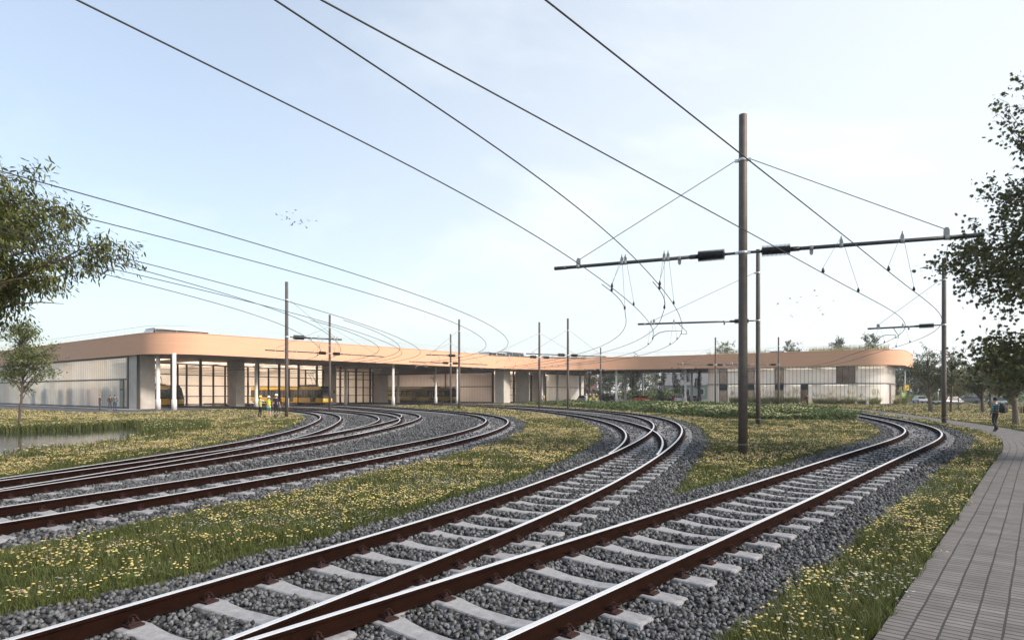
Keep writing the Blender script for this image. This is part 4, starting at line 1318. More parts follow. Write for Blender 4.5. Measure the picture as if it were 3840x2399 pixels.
def mast(px, y, arms, label, stay=(True, True), steady=(), rib=14):
    """arms = [(end picture column, distance of the end, wire bracket hints)]"""
    x = (px-CX)/F_PX*y
    root = empty('catenary_mast', (x, y, 0), 0, label, 'mast', 'catenary masts in the tram yard')
    P = lambda q: Vector((q[0]-x, q[1]-y, q[2]))
    b = MB()
    b.lathe([(.150, -.2), (.146, 3), (.138, 7.5), (.128, Z_POLE-.02), (.120, Z_POLE)], 18)
    b.lathe([(.150, .0), (.162, .012), (.162, .05), (.150, .06)], 18, 0, (0, 0, .35))
    b.build('pole', M['pole'], root)
    for z in (Z_ARM, Z_STAY):
        b = MB(); b.lathe([(.139, -.05), (.152, -.045), (.152, .045), (.139, .05)], 18, 0, (0, 0, z))
        for a in arms:
            d = Vector(((a[0]-CX)/F_PX*a[1]-x, a[1]-y, 0)).normalized()
            b.box((d.x*.19, d.y*.19, z), (.12, .07, .09), 0, math.atan2(d.y, d.x))
        b.build('clamp', M['alu'], root)
    for i, a in enumerate(arms):
        e = Vector(((a[0]-CX)/F_PX*a[1]-x, a[1]-y, 0)); L = e.length; d = e.normalized()
        A = lambda s_, z=0.0, sd=0.0: (d.x*s_-d.y*sd, d.y*s_+d.x*sd, Z_ARM+z)
        b = MB()
        b.tube([A(.24), A(.70)], .045, 10); b.tube([A(1.2), A(L*.985)], .062, 12); b.tube([A(1.45), A(1.7)], .078, 12); b.tube([A(L*.93), A(L)], .068, 12)
        arm = b.build('cross_arm', M['arm'], root)
        b = MB(); insulator(b, A(.55), d, .92, .185, rib); b.build('insulator', M['insulator'], arm)
        # brackets that carry the wires, found where the wires pass under this arm
        dr = MB()
        def lug(s_, up=1, sz=1.0):
            br = MB()
            h = .20*sz*up
            br.poly([A(s_-.06*sz, .05*up, .012), A(s_+.06*sz, .05*up, .012), A(s_+.06*sz, .05*up+h*.7, .012), A(s_+.03*sz, .05*up+h, .012), A(s_-.03*sz, .05*up+h, .012), A(s_-.06*sz, .05*up+h*.7, .012)])
            br.poly([A(s_-.06*sz, .05*up, -.012), A(s_-.06*sz, .05*up+h*.7, -.012), A(s_-.03*sz, .05*up+h, -.012), A(s_+.03*sz, .05*up+h, -.012), A(s_+.06*sz, .05*up+h*.7, -.012), A(s_+.06*sz, .05*up, -.012)])
            br.tube([A(s_-.055), A(s_+.055)], .075, 12)
            if sz == .8: br.tube([A(s_, .2), A(s_, .30)], .016, 6)
            br.build('bracket', M['white_paint'], arm)
        lug(2.05, -1, .9)
        if stay[i]:
            lug(L*.86, 1, 1.3)
            sw = MB(); sw.tube([(d.x*.25, d.y*.25, Z_STAY), A(L*.86-.05, .26)], .013, 5)
            sw.build('stay_wire', M['wire'], root)
        for (k, off), (wx, wy, wz) in WIRES.items():
            dd = (wx-x)*d.x+(wy-y)*d.y; pp = -(wx-x)*d.y+(wy-y)*d.x
            j = np.abs(pp).argmin()
            if abs(pp[j]) > .6 or dd[j] < 1.2 or dd[j] > L+.3: continue
            s_ = min(dd[j], L-.15)
            lug(s_, 1, .8)
            st = 3
            for jj in (j-st, j+st):
                if 0 <= jj < len(wx):
                    q = P((wx[jj], wy[jj], wz))
                    dr.tube([A(s_, .28), (q.x, q.y, q.z+.16)], .0055, 4)
                    dr.lathe([(.012, 0), (.045, .03), (.04, .09), (.012, .16)], 6, 0, (q.x, q.y, q.z))
        if dr.v: dr.build('dropper', M['wire'], arm)
        if i in steady:
            f = L/7.4
            b = MB(); r = .030
            b.tube([A(4.8*f, -.05), A(4.3*f, -.58), A(4.3*f, -.74), A(4.62*f, -.74), A(4.62*f, -.52), A(5.62*f, -.52), A(6.05*f, -.62), A(6.45*f, -.90)], r, 6)
            b.tube([A(6.45*f, -.90), A(6.45*f, -1.05)], .02, 5)
            b.build('steady_arm', M['white_paint'], root)
    return root

mast(2786, 21.1, [(2080, 23.8), (3690, 18.7)], 'tall brown mast in the flowery island, nearest and biggest of all masts', rib=22)
mast(2842.7, 41.0, [(2392, 43.2)], 'brown mast close behind the tallest one, one arm to the left', (True,), (0,), 18)
mast(3540, 43.6, [(3253.7, 46.3)], 'brown mast at the edge of the paved footpath, near the apple trees', (True,), (0,), 18)
mast(1075, 53.0, [(1281, 55.8)], 'brown mast beside the three workers in yellow vests', (True,), (0,), 18)
mast(1236.6, 75.5, [(995, 69.5), (1438, 82.5)], 'brown mast in the gravel in front of the yellow tram leaving the hall', (True, True), (0, 1))
mast(1690, 100.5, [(1535, 95.5), (1827.6, 106.5)], 'thin mast before the dark yellow tram, two low arms', (True, True), (0, 1))
mast(1722, 80.3, [(1598.6, 78.2)], 'brown mast on the thin grass strip, close to the rear end of the dark tram', (True,), (0,))
mast(2022.6, 83.5, [(1835, 79.3), (2196, 87.0)], 'brown mast by the orange vested worker and the concrete piers', (True, True), (0, 1))
mast(2129.7, 79.2, [(1973.6, 76), (2272, 82.3)], 'tallest mast left of the open passage, before the rounded translucent wall', (True, True), (0, 1))
mast(2252.5, 131, [(2190.7, 127), (2306.7, 136)], 'small far mast next to the four workers at the open passage', (True, True), (0, 1))
mast(2683, 106.5, [(2540, 104.5), (2817.5, 110)], 'thin mast in front of the rounded start of the office wing', (True, True), (0,))
mast(2919.6, 105.8, [(2717, 104.0)], 'thin mast before the office wing windows, near the cyclist', (True,), (0,))
# ------------------------------------------------------------------ trams
M['tram_yellow'] = mat('tram_yellow', (0.62, 0.36, 0.020), 0.35, col2=(0.56, 0.32, 0.018), scale=2)
M['tram_grey'] = mat('tram_roof_grey', (0.20, 0.17, 0.15), 0.6, var=0.25, scale=3)
M['tram_dark'] = mat('tram_dark_band', (0.025, 0.024, 0.022), 0.25, var=0.2, scale=2)
M['seat'] = mat('seat_yellow', (0.30, 0.22, 0.05), 0.8, var=0.2)
M['lamp_white'] = mat('lamp_white', (0.9, 0.88, 0.8), 0.2, var=0.05)
M['lamp_red'] = mat('lamp_red', (0.65, 0.03, 0.03), 0.25, var=0.1)
def tram(loc, rz, length, label, yellow='tram_yellow', doors=(2.2, 8.5, 14.5), panto=4.5, rear=False):
    """local +x is the visible end; body stands on rails at z .17"""
    root = empty('tram', (loc[0], loc[1], 0), rz, label, 'tram', 'yellow trams at the depot')
    Wd = 1.15; Hb, Hw0, Hw1, Ht = .42, 1.25, 2.55, 3.10
    nose = [(-.0, 0), (.0, 0)]
    # side profile of the shell: straight body with a raked cab at +x
    def ring(xo, inset, top=1.0):
        w_ = Wd-inset
        return [(xo, -w_, Hb), (xo, -w_-0.0, Hw0), (xo, -w_+.02, Hw1), (xo, -w_+.16, Ht*top), (xo, w_-.16, Ht*top), (xo, w_-.02, Hw1), (xo, w_, Hw0), (xo, w_, Hb)]
    secs = [ring(-length, 0), ring(-2.1, 0), ring(-1.0, .08)]
    body = MB()
    for r in secs: body.v += r
    # cab: lower part bulges forward, windscreen rakes back
    w_ = Wd-.28
    body.v += [(.0, -w_, Hb), (.10, -w_, Hw0-.1), (-.42, -w_+.06, Hw1+.1), (-.9, -w_+.12, Ht), (-.9, w_-.12, Ht), (-.42, w_-.06, Hw1+.1), (.10, w_, Hw0-.1), (.0, w_, Hb)]
    for i in range(3):
        for j in range(8):
            j2 = (j+1) % 8
            mi = {0: 0, 1: 1, 2: 0, 3: 2, 4: 0, 5: 1, 6: 0, 7: 2}[j]
            if i > 0 and j in (1, 5): mi = 1
            body.face((i*8+j, i*8+j2, (i+1)*8+j2, (i+1)*8+j)[::-1], mi)
    n0 = 24
    body.face((n0, n0+1, n0+6, n0+7)[::-1], 0); body.face((n0+1, n0+2, n0+5, n0+6)[::-1], 1); body.face((n0+2, n0+3, n0+4, n0+5)[::-1], 1)
    body.face((0, 7, 6, 5, 4, 3, 2, 1)[::-1], 0)
    bo = body.build('body', [M[yellow], M['tram_dark'], M['tram_grey']], root)
    b = MB(); b.strip([(.02, -w_), (.02, w_)], Hb-.12, Hb+.12); b.box((-length/2-.3, 0, Hb-.1), (length-1.2, 2*Wd-.25, .22)); b.build('skirt', M['tram_dark'], root)
    xs = -1.9
    # windows and doors along both sides
    for sgn in (-1, 1):
        g = MB(); x = -2.9
        wins = []
        while x > -length+1.0:
            if any(abs(-d-x+.0) < .9 for d in doors): x -= 1.75; continue
            wins.append(x); x -= 1.62
        for xw in wins:
            g = MB(); g.box((xw, sgn*(Wd-.005), 1.92), (1.42, .03, 1.06)); wn_ = g.build('window', M['glass_dark'], root)
            g = MB()
            for q in (-.45, .25): g.box((xw+q, sgn*(Wd+.012), 1.55), (.34, .012, .30))
            g.build('seat_back', M['seat'], wn_)
            g = MB(); g.box((xw, sgn*(Wd+.012), 1.98), (1.05, .012, .72)); g.build('pane', M['lit_inside'] if rear else M['glass_dark'], wn_)
        for d in doors:
            if d > length-1: continue
            g = MB()
            for q in (-.36, .36): g.box((-d+q, sgn*(Wd+.004), 1.50), (.66, .05, 1.95))
            dr = g.build('door', M['tram_dark'], root)
            g = MB()
            for q in (-.36, .36): g.box((-d+q, sgn*(Wd+.034), 1.58), (.46, .02, 1.55))
            g.build('pane', M['glass_dark'] if not rear else M['lit_inside'], dr)
    # lamps, mirror, number plate
    for sgn in (-1, 1):
        g = MB(); g.lathe([(.0, 0), (.11, .01), (.11, .05)], 10, 0, (.05, sgn*.62, .95), (1, 0, 0)); g.build('tail_light' if rear else 'headlight', M['lamp_red' if rear else 'lamp_white'], root)
        g = MB(); g.tube([(-.55, sgn*(Wd-.12), 2.75), (-.15, sgn*(Wd+.16), 2.70), (-.15, sgn*(Wd+.16), 2.45)], .02, 5); g.box((-.13, sgn*(Wd+.16), 2.2), (.10, .16, .42)); g.build('mirror', M['tram_dark'], root)
    g = MB(); g.box((-.36, 0, 2.62), (.05, 1.0, .22)); g.build('destination_display', M['tram_dark'], root)
    # roof: equipment boxes and pantograph
    g = MB(); g.box((-panto, 0, Ht+.10), (1.9, 1.1, .2)); g.box((-panto-2.6, 0, Ht+.14), (2.2, 1.3, .28)); g.box((-panto-.2, 0, Ht+.26), (1.2, .8, .12))
    g.build('roof_equipment', M['tram_grey'], root)
    g = MB(); z = Ht+.3
    for sgn in (-1, 1):
        g.tube([(-panto+.5, sgn*.30, z), (-panto+.25, sgn*.34, z+.75), (-panto-1.1, sgn*.25, z+1.95)], .035, 6)
        g.tube([(-panto+.25, sgn*.34, z+.75), (-panto-.5, sgn*.26, z+1.9)], .02, 5)
    g.tube([(-panto+.25, -.34, z+.75), (-panto+.25, .34, z+.75)], .04, 6)
    for q in (-1.1, -.55): g.tube([(-panto+q, -.85, z+1.82), (-panto+q, -.5, z+1.95), (-panto+q, .5, z+1.95), (-panto+q, .85, z+1.82)], .03, 5)
    g.build('pantograph', M['dark'], root)
    for x in (-3.2, -length*.5, -length+3.0):
        g = MB()
        for q in (-.85, .85):
            for sgn in (-1, 1): g.lathe([(.30, -.06), (.33, -.04), (.33, .04), (.28, .06)], 14, 0, (x+q, sgn*.74, .49), (0, 1, 0))
        g.box((x, 0, .45), (1.5, 1.9, .25)); g.build('bogie', M['tram_dark'], root)
    return root
def on_track(k, px, back=0.0):
    s, x, y, t = TR[k]
    q = CX+F_PX*x/np.maximum(y, 1)
    j = np.where((s > 40))[0]
    i = j[np.abs(q[j]-px).argmin()]
    return (float(x[i]), float(y[i])), float(t[i])
M['tram_shade'] = mat('tram_yellow_shaded', (0.36, 0.27, 0.03), 0.4, var=0.1, scale=2)  # tram yellow with shade put into the colour
p, th = on_track('T5', 668); tram(p, th+PI, 16, 'yellow tram behind glass of the first gate, half hidden by two columns', doors=(3.6, 8.5, 13.5))
p, th = on_track('T3', 1229); tram(p, th+PI, 24, 'yellow tram nosing out of the second gate, its pantograph raised', doors=(2.6, 9.5, 16))
s, x, y, t = TR['T1']; i = np.argmin((x+9.6)**2+(y-139.0)**2)
tram((WS(7.7)[0]+nA[0]*3.0, WS(7.7)[1]+nA[1]*3.0), math.atan2(-WA[1], -WA[0]), 27, 'yellow tram coloured darker as shaded, with red tail lights along the ribbed wall', 'tram_shade', doors=(6.0, 11.5, 17.5, 23), panto=6.0, rear=True)
p, th = on_track('T4t', 905); 
# ------------------------------------------------------------------ cars
def car(loc, rz, colour, label, L=4.4, Wd=1.78, H=1.48, suv=False, group='cars around the depot'):
    root = empty('car', (loc[0], loc[1], loc[2] if len(loc) > 2 else 0), rz, label, 'car', group)
    a = L/2; hb = .95 if suv else .86
    low = [(-a, .38), (-a+.05, .62), (-a+.10, hb), (-a+.30, hb+.04), (a-1.25, hb), (a-.35, hb-.14), (a-.03, .62), (a, .40), (a-.05, .26), (-a+.08, .26)]
    def arch(pts):                                           # cut wheel arches into the sill line
        out = pts[:-1]
        out = out[:]
        seq = []
        for cxw in (a-.85, -a+.82):
            for k in range(7):
                w_ = k*PI/6
                seq.append((cxw+.37*math.cos(w_), .26+.36*math.sin(w_)))
        return pts[:9]+seq+pts[9:]
    prof = arch(low)
    b = MB(); n = len(prof)
    ws = ((-Wd/2, 0.0), (-Wd/2+.0, 0))
    for yy in (-Wd/2, Wd/2):
        b.v += [(x, yy*(.93 if z > .8 else 1.0), z) for x, z in prof]
    for i in range(n): b.face((i, (i+1) % n, n+(i+1) % n, n+i))
    for base, rev in ((0, False), (n, True)):
        tt = tessellate_polygon([[Vector((x, z, 0)) for x, z in prof]])
        for t_ in tt: b.face([base+q for q in (t_ if rev else t_[::-1])])
    roof = [(-a+.25 if suv else -a+.42, hb), (-a+.55 if suv else -a+1.0, H-.05), (-a+.9 if suv else -a+1.4, H), (.35, H-.02), (.55, H-.06), (a-1.15, hb-.02)]
    r0 = len(b.v); k = len(roof)
    for sg in (-1, 1): b.v += [(x, sg*(Wd/2*.93 if z < 1.0 else Wd/2*.72), z) for x, z in roof]
    for i in range(k-1): b.face((r0+i, r0+i+1, r0+k+i+1, r0+k+i)[::-1])
    b.face([r0+i for i in range(k)]); b.face([r0+k+i for i in range(k)][::-1])
    b.build('body', mat('car_paint', colour, .3, .2, var=.08, scale=2), root)
    g = MB()
    def on_roof(i, f, sg, out=.012):
        x0, z0 = roof[i]; x1, z1 = roof[i+1]
        return None
    # side windows as one glass sheet per side, windscreen and rear window
    for sg in (-1, 1):
        yb, yt = sg*(Wd/2*.93+.006-.02), sg*(Wd/2*.72+.03)
        g = MB()
        x0, x1 = roof[0][0]+.28, roof[-1][0]-.22
        g.poly([(x0, yb, hb+.04), (x1, yb, hb+.04), (.42, yt, H-.13), (roof[2][0]-.02, yt, H-.12)]); g.build('side_window', M['glass_dark'], root)
    g = MB(); x0, z0 = roof[-1]; x1, z1 = roof[-2]
    g.poly([(x0+.02, -Wd/2*.80, z0+.08), (x0+.02, Wd/2*.80, z0+.08), (x1+.05, Wd/2*.66, z1), (x1+.05, -Wd/2*.66, z1)]); g.build('windscreen', M['glass_dark'], root)
    g = MB(); x0, z0 = roof[0]; x1, z1 = roof[1]
    g.poly([(x0+.02, Wd/2*.80, z0+.07), (x0+.02, -Wd/2*.80, z0+.07), (x1-.04, -Wd/2*.66, z1-.03), (x1-.04, Wd/2*.66, z1-.03)]); g.build('rear_window', M['glass_dark'], root)
    for xw in (a-.85, -a+.82):
        for sg in (-1, 1):
            g = MB(); g.lathe([(.20, -.10), (.31, -.10), (.325, -.06), (.325, .06), (.31, .10), (.20, .10)], 16, 0, (xw, sg*(Wd/2-.11), .325), (0, 1, 0)); w_ = g.build('wheel', M['rubber'], root)
            g = MB(); g.lathe([(.0, .05), (.06, .075), (.19, .085), (.205, .06)], 12, 0, (xw, sg*(Wd/2-.11), .325), (0, sg, 0)); g.build('rim', M['alu'], w_)
    for sg in (-1, 1):
        g = MB(); g.box((-a+.055, sg*Wd*.36, .74), (.10, .36, .17)); g.build('tail_light', M['lamp_red'], root)
        g = MB(); g.box((a-.10, sg*Wd*.34, .64), (.12, .36, .14)); g.build('headlight', M['lamp_white'], root)
    for xe, nm in ((-a-.01, 'rear_plate'), (a+.005, 'front_plate')):
        g = MB(); g.box((xe, 0, .52), (.02, .5, .11)); g.build(nm, M['white_plain'], root)
    g = MB(); g.box((-a+.02, 0, .36), (.10, Wd*.92, .16)); g.box((a-.02, 0, .36), (.10, Wd*.92, .16)); g.build('bumper', M['tram_dark'], root)
    return root
def gp(px, y): return ((px-CX)/F_PX*y, y, -.03)
car(gp(2187, 146), math.radians(68), (.30, .31, .33), 'grey hatchback by the rounded translucent wall, beside the four workers')
car(gp(2411, 134), math.radians(36), (.42, .10, .03), 'orange red car parked under the passage roof between columns', suv=True, H=1.55)
car(gp(2548, 131), math.radians(72), (.50, .45, .40), 'silver beige car seen from behind beside the ivy cables', suv=True, H=1.58)
car(gp(2536, 152), math.radians(160), (.40, .05, .05), 'red car half hidden behind the silver beige car')
car(gp(2596, 150), math.radians(85), (.22, .23, .25), 'dark grey car between the columns next to the office wing')
car(gp(3555, 104), math.radians(190), (.05, .055, .06), 'black car on the street behind the apple trees')
car(gp(3452, 128), math.radians(255), (.45, .47, .46), 'pale car on the street near the green display')
car(gp(3625, 122), math.radians(160), (.08, .085, .09), 'dark car parked beyond the thin young apple tree')
car(gp(3662, 131), math.radians(250), (.12, .13, .13), 'charcoal car parked near the leaning apple trunk')
car(gp(3742, 105), math.radians(250), (.16, .20, .19), 'greenish car behind the walking man')
# ------------------------------------------------------------------ trees and plants
def leaf_rhomb(w=.42):
    return np.array([(0, 0, 0), (w/2, .45, .06), (0, 1, 0), (-w/2, .45, .06)]), np.array([(0, 1, 2), (0, 2, 3)])
def leaf_star():
    v = [(0, .35, .05)]; ang = [-90, -60, -25, -5, 25, 50, 72, 90, 108, 130, 155, 185, 205, 240]
    rad = [.36, .55, .42, .75, .40, .85, .50, 1.0, .50, .85, .40, .75, .42, .55]
    for a, r in zip(ang, rad): v.append((r*.62*math.cos(math.radians(a)), .35+r*.65*math.sin(math.radians(a)), -.04*r))
    n = len(ang)
    return np.array(v), np.array([(0, 1+i, 1+(i+1) % n) for i in range(n)])
def leaf_long():
    return np.array([(0, 0, 0), (.13, .35, .02), (.10, .72, .0), (0, 1, -.03), (-.10, .72, .0), (-.13, .35, .02)]), np.array([(0, 1, 5), (1, 2, 5), (2, 4, 5), (2, 3, 4)])
def frames(d, rs, roll=PI):
    """rotation matrices whose y axis is d (n,3), rolled at random"""
    y = d/np.linalg.norm(d, axis=1)[:, None]
    up = np.tile([0, 0, 1.0], (len(d), 1))+rs.normal(size=d.shape)*.15
    x = np.cross(y, up); x /= np.maximum(np.linalg.norm(x, axis=1), 1e-6)[:, None]
    z = np.cross(x, y)
    a = rs.uniform(-roll, roll, len(d))[:, None]
    x2 = x*np.cos(a)+z*np.sin(a); z2 = -x*np.sin(a)+z*np.cos(a)
    return np.stack([x2, y, z2], 2)
def leaves_mesh(name, lv, lt, pos, d, size, m, rs, roll=PI, parent=None):
    R = frames(d, rs, roll)
    V = np.einsum('nij,vj->nvi', R, lv)*np.asarray(size)[:, None, None]+pos[:, None]
    T_ = (lt[None]+(np.arange(len(pos))*len(lv))[:, None, None]).reshape(-1, 3)
    return mesh_obj(name, np_mesh(name, V.reshape(-1, 3), T_, None, [m]), parent)

def grow(b, p0, p1, r0, r1, rs, n=7, sag=.0, wob=.06, sides=7):
    p0, p1 = np.array(p0, float), np.array(p1, float); L = np.linalg.norm(p1-p0)
    pts = []
    w_ = np.cumsum(rs.normal(size=(n+1, 3)), 0)*wob*L/n
    for i in range(n+1):
        f = i/n
        q = p0*(1-f)+p1*f+(w_[i]-w_[-1]*f)*1.0
        q[2] += sag*L*math.sin(f*PI)
        pts.append(q)
    b.tube(pts, [r0+(r1-r0)*(i/n)**.8 for i in range(n+1)], sides)
    return pts

def tree(name, label, loc, trunk_top, crown_c, crown_r, n_limb, per, leaf, lsize, lm, bark, seed, r_trunk=.14, group=None, cat='tree',
         fork=0.5, spread=.5, droop=0.2, lean=(0, 0), twigs=4, shell=.55, fruit=None, lobes=5, roll=PI, low=.6):
    """trunk with limbs that reach towards points of a lumpy crown; leaves sit in clumps along the twigs.
    all given in world metres, built relative to loc"""
    rs = np.random.RandomState(seed)
    o = np.array(loc, float)
    root = empty(name, loc, 0, label, cat, group)
    cc = np.array(crown_c, float)-o; cr = np.array(crown_r, float)
    b = MB()
    top = np.array([lean[0], lean[1], trunk_top])
    tr = grow(b, (0, 0, -.15), top, r_trunk*1.25, r_trunk*.45, rs, 9, 0, .05, 10)
    # lumpy crown: a few lobes
    lob = []
    for _ in range(lobes):
        v = rs.normal(size=3); v /= np.linalg.norm(v); lob.append((v, rs.uniform(.1, .38)))
    P, D = [], []
    for i in range(n_limb):
        v = rs.normal(size=3); v /= np.linalg.norm(v)
        k = .72+sum(a*max(0, v.dot(w_))**3 for w_, a in lob)+rs.uniform(-.08, .08)
        rr = (shell+(1-shell)*rs.rand()**.5)*k
        tip = cc+v*cr*rr
        if tip[2] < low: tip[2] = low+rs.rand()*.4
        zt = np.clip(tip[2]-.55*np.hypot(tip[0], tip[1])-rs.rand()*.5, trunk_top*fork*.55, trunk_top*.98)
        f = zt/trunk_top*9; k0 = int(min(max(f, 0), 8.99)); s0 = tr[k0]*(1-(f-k0))+tr[k0+1]*(f-k0)
        L = np.linalg.norm(tip-s0)
        r0 = min(r_trunk*.55, .018+.018*L)*rs.uniform(.8, 1.15)
        lp = grow(b, s0, tip, r0, .008, rs, 7, .10, .12, 5)
        for j in range(twigs):
            q = lp[rs.randint(3, 8)]
            dv = (tip-s0)/L*rs.uniform(.2, .7)+rs.normal(size=3)*.55; dv[2] -= droop*.4
            e = q+dv*spread*rs.uniform(.6, 1.3)
            grow(b, q, e, .010, .004, rs, 3, .05, .15, 3)
            nn = per
            ff = rs.rand(nn)[:, None]**.7
            pts = q*(1-ff)+e*ff+rs.normal(size=(nn, 3))*spread*.22
            dd = dv/np.linalg.norm(dv)*.5+rs.normal(size=(nn, 3))*.6; dd[:, 2] -= droop
            P.append(pts); D.append(dd)
    b.build('trunk', bark, root)
    P, D = np.concatenate(P), np.concatenate(D)
    leaves_mesh('crown', leaf[0], leaf[1], P, D, lsize*rs.uniform(.65, 1.25, len(P)), lm, rs, roll, root)
    if fruit:
        k = rs.choice(len(P), fruit, replace=False)
        hv_, ht_ = head_ball()
        V, T_, _ = scatter(hv_, ht_, P[k]+np.array([0, 0, -.05]), np.zeros(fruit), np.full(fruit, .055))
        tag(mesh_obj('apples', np_mesh('apples', V, T_, None, [M['apple']], True), root), kind='stuff')
    return root

tree('ash_tree', 'big drooping leaved tree whose crown overhangs the pond and rails', (-19.4, 18.6, 0), 6.4, (-17.9, 18.8, 7.05), (5.0, 4.4, 3.0), 130, 85, leaf_long(), .20, M['leaf_ash'], M['bark'], 5,
     .24, None, 'tree', .55, .85, .75, (.7, .1), 7, .30, None, 7, .9)
tree('maple_tree', 'big maple with star shaped leaves overhanging the paved footpath', (18.8, 18.8, 0), 11.5, (18.5, 18.6, 7.8), (4.6, 4.2, 6.2), 230, 48, leaf_star(), .145, M['leaf_maple'], M['bark'], 9,
     .20, None, 'tree', .30, .85, .45, (0, 0), 8, .30, None, 8, PI, 2.7)
g = ground_at(74, 1602); tree('young_tree', 'slender young tree standing at the pond edge', (g[0], g[1], 0), 5.2, (g[0]+.1, g[1], 4.6), (2.1, 2.0, 2.35), 44, 26, leaf_rhomb(.38), .17, M['leaf_birch'], M['bark'], 12,
     .075, None, 'tree', .55, .55, .3, (.1, 0), 5, .25, None, 5)
AP = [((3493, 68), 4.6, 3469, 4.6, (2.2, 2.0, 2.9), 60, 'apple tree left of the path mast, tallest, with a forked trunk', 31, .20),
      ((3566, 66), 4.4, 3570, 4.3, (1.3, 1.5, 2.9), 40, 'narrow upright apple tree just behind the path mast', 32, .12),
      ((3596.6, 76), 2.6, 3590, 2.9, (1.5, 1.4, 1.35), 26, 'small thin stemmed apple tree with few red apples', 33, .06),
      ((3686.6, 66.5), 3.4, 3672, 3.5, (2.3, 2.0, 1.75), 54, 'spreading apple tree with leaning trunk near the walking man', 34, .18),
      ((3716, 84), 5.0, 3706, 5.0, (2.4, 2.0, 2.6), 52, 'greyish apple tree rising behind the spreading one', 35, .16),
      ((3811, 40), 3.0, 3792, 3.35, (2.1, 1.9, 1.75), 60, 'gnarled apple tree by the path with mossy limb and many apples', 36, .20)]
for (px, y), tt_, cpx, cz, cr, nl, lab, sd_, rt in AP:
    x = (px-CX)/F_PX*y; cx_ = (cpx-CX)/F_PX*y
    tree('apple_tree', lab, (x, y, -.05), tt_, (cx_, y, cz), cr, nl, 20, leaf_rhomb(.55), .15 if y > 50 else .12, M['leaf_apple'], M['bark_pale'] if sd_ in (31, 36) else M['bark'], sd_,
         rt, 'apple trees on the meadow', 'apple tree', .45, .45, .3, ((cx_-x)*.6, 0), 4, .35, 40, 6)
# trees on and behind the roof of the office wing
for px, y, zt, rx, lab, sd_ in ((2722, 146, 4.6, 2.9, 'broad leafy tree rising above the office roof, biggest of the roof trees', 41), (2967, 136, 3.6, 2.3, 'loose twiggy tree above the office roof beside a mast', 42),
                            (3151, 128, 3.6, 1.6, 'small dark conical tree above the office roof', 43), (3260, 124, 4.4, 2.0, 'dark tree above the rounded end of the office roof', 44)):
    x = (px-CX)/F_PX*y
    tree('roof_tree', lab, (x, y, Z_TOP-.12), zt*.7, (x, y, Z_TOP+zt*.55), (rx, rx, zt*.52), 30, 18, leaf_rhomb(.6), .26, M['leaf_far'] if sd_ != 41 else M['leaf_birch'], M['bark'], sd_, .07, 'trees on the roof garden', 'tree', .3, .6, .1, (0, 0), 3, .35)
# tall grass of the roof garden
parts = []; rs = np.random.RandomState(77)
for px0, px1, n_ in ((2650, 2790, 260), (2800, 2880, 120), (3030, 3230, 520), (3230, 3330, 160), (2880, 3030, 60)):
    px = rs.uniform(px0, px1, n_); y = np.interp(px, (2600, 3340), (139, 113))+rs.uniform(1, 6, n_)
    x = (px-CX)/F_PX*y
    for i in range(3):
        bv, bt = blade_shape((.1, .3, .5)[i]); h = rs.uniform(.7, 2.1, n_)
        V, T_, mm = scatter(bv, bt, np.stack([x, y, np.full(n_, Z_TOP-.1)], 1), rs.rand(n_)*6.28, np.stack([np.full(n_, .07), h*.6, h], 1), rs.normal(size=(n_, 2))*.12, np.full(n_, 0 if i else 1))
        parts.append((V, T_, mm))
V, T_, mm = join_arrays(parts)
tag(mesh_obj('roof_grass', np_mesh('roof_grass', V, T_, mm, [M['reed'], M['plume']])), kind='stuff')

# hazy trees beyond the passage and along the street
FAR = [(2196, 190, 13, 'bushy'), (2248, 205, 14, 'bushy'), (2290, 190, 12, 'bushy'), (2335, 215, 15, 'bushy'), (2372, 200, 14, 'bushy'), (2412, 222, 16, 'bushy'), (2458, 205, 13, 'bare'), (2492, 222, 12, 'bare'),
       (2552, 236, 11, 'bushy'), (2600, 210, 13, 'bushy'), (2640, 216, 14, 'bushy'),
       (3372, 150, 10, 'bushy'), (3402, 158, 11, 'bare'), (3432, 150, 10.5, 'bushy'), (3468, 168, 11, 'bushy'), (3515, 172, 10, 'bushy'), (3560, 165, 8, 'bushy'), (3610, 178, 9, 'bushy'), (3668, 170, 8, 'bare'), (3735, 176, 9.5, 'bushy'), (3800, 165, 9, 'bushy'), (3880, 170, 10, 'bushy')]
for i, (px, y, h, kd) in enumerate(FAR):
    x = (px-CX)/F_PX*y
    where = 'passage under the roof' if px < 3000 else 'street at the end of the office wing'
    lab = ('dense hazy tree' if kd == 'bushy' else 'nearly bare grey tree')+' beyond the '+where
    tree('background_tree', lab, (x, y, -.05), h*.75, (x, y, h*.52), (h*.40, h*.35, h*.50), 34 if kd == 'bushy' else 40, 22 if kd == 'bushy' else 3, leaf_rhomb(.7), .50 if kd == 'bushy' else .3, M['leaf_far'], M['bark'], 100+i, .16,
         'hazy trees beyond the '+where, 'tree', .12, 1.3, .1, (0, 0), 3, .3)
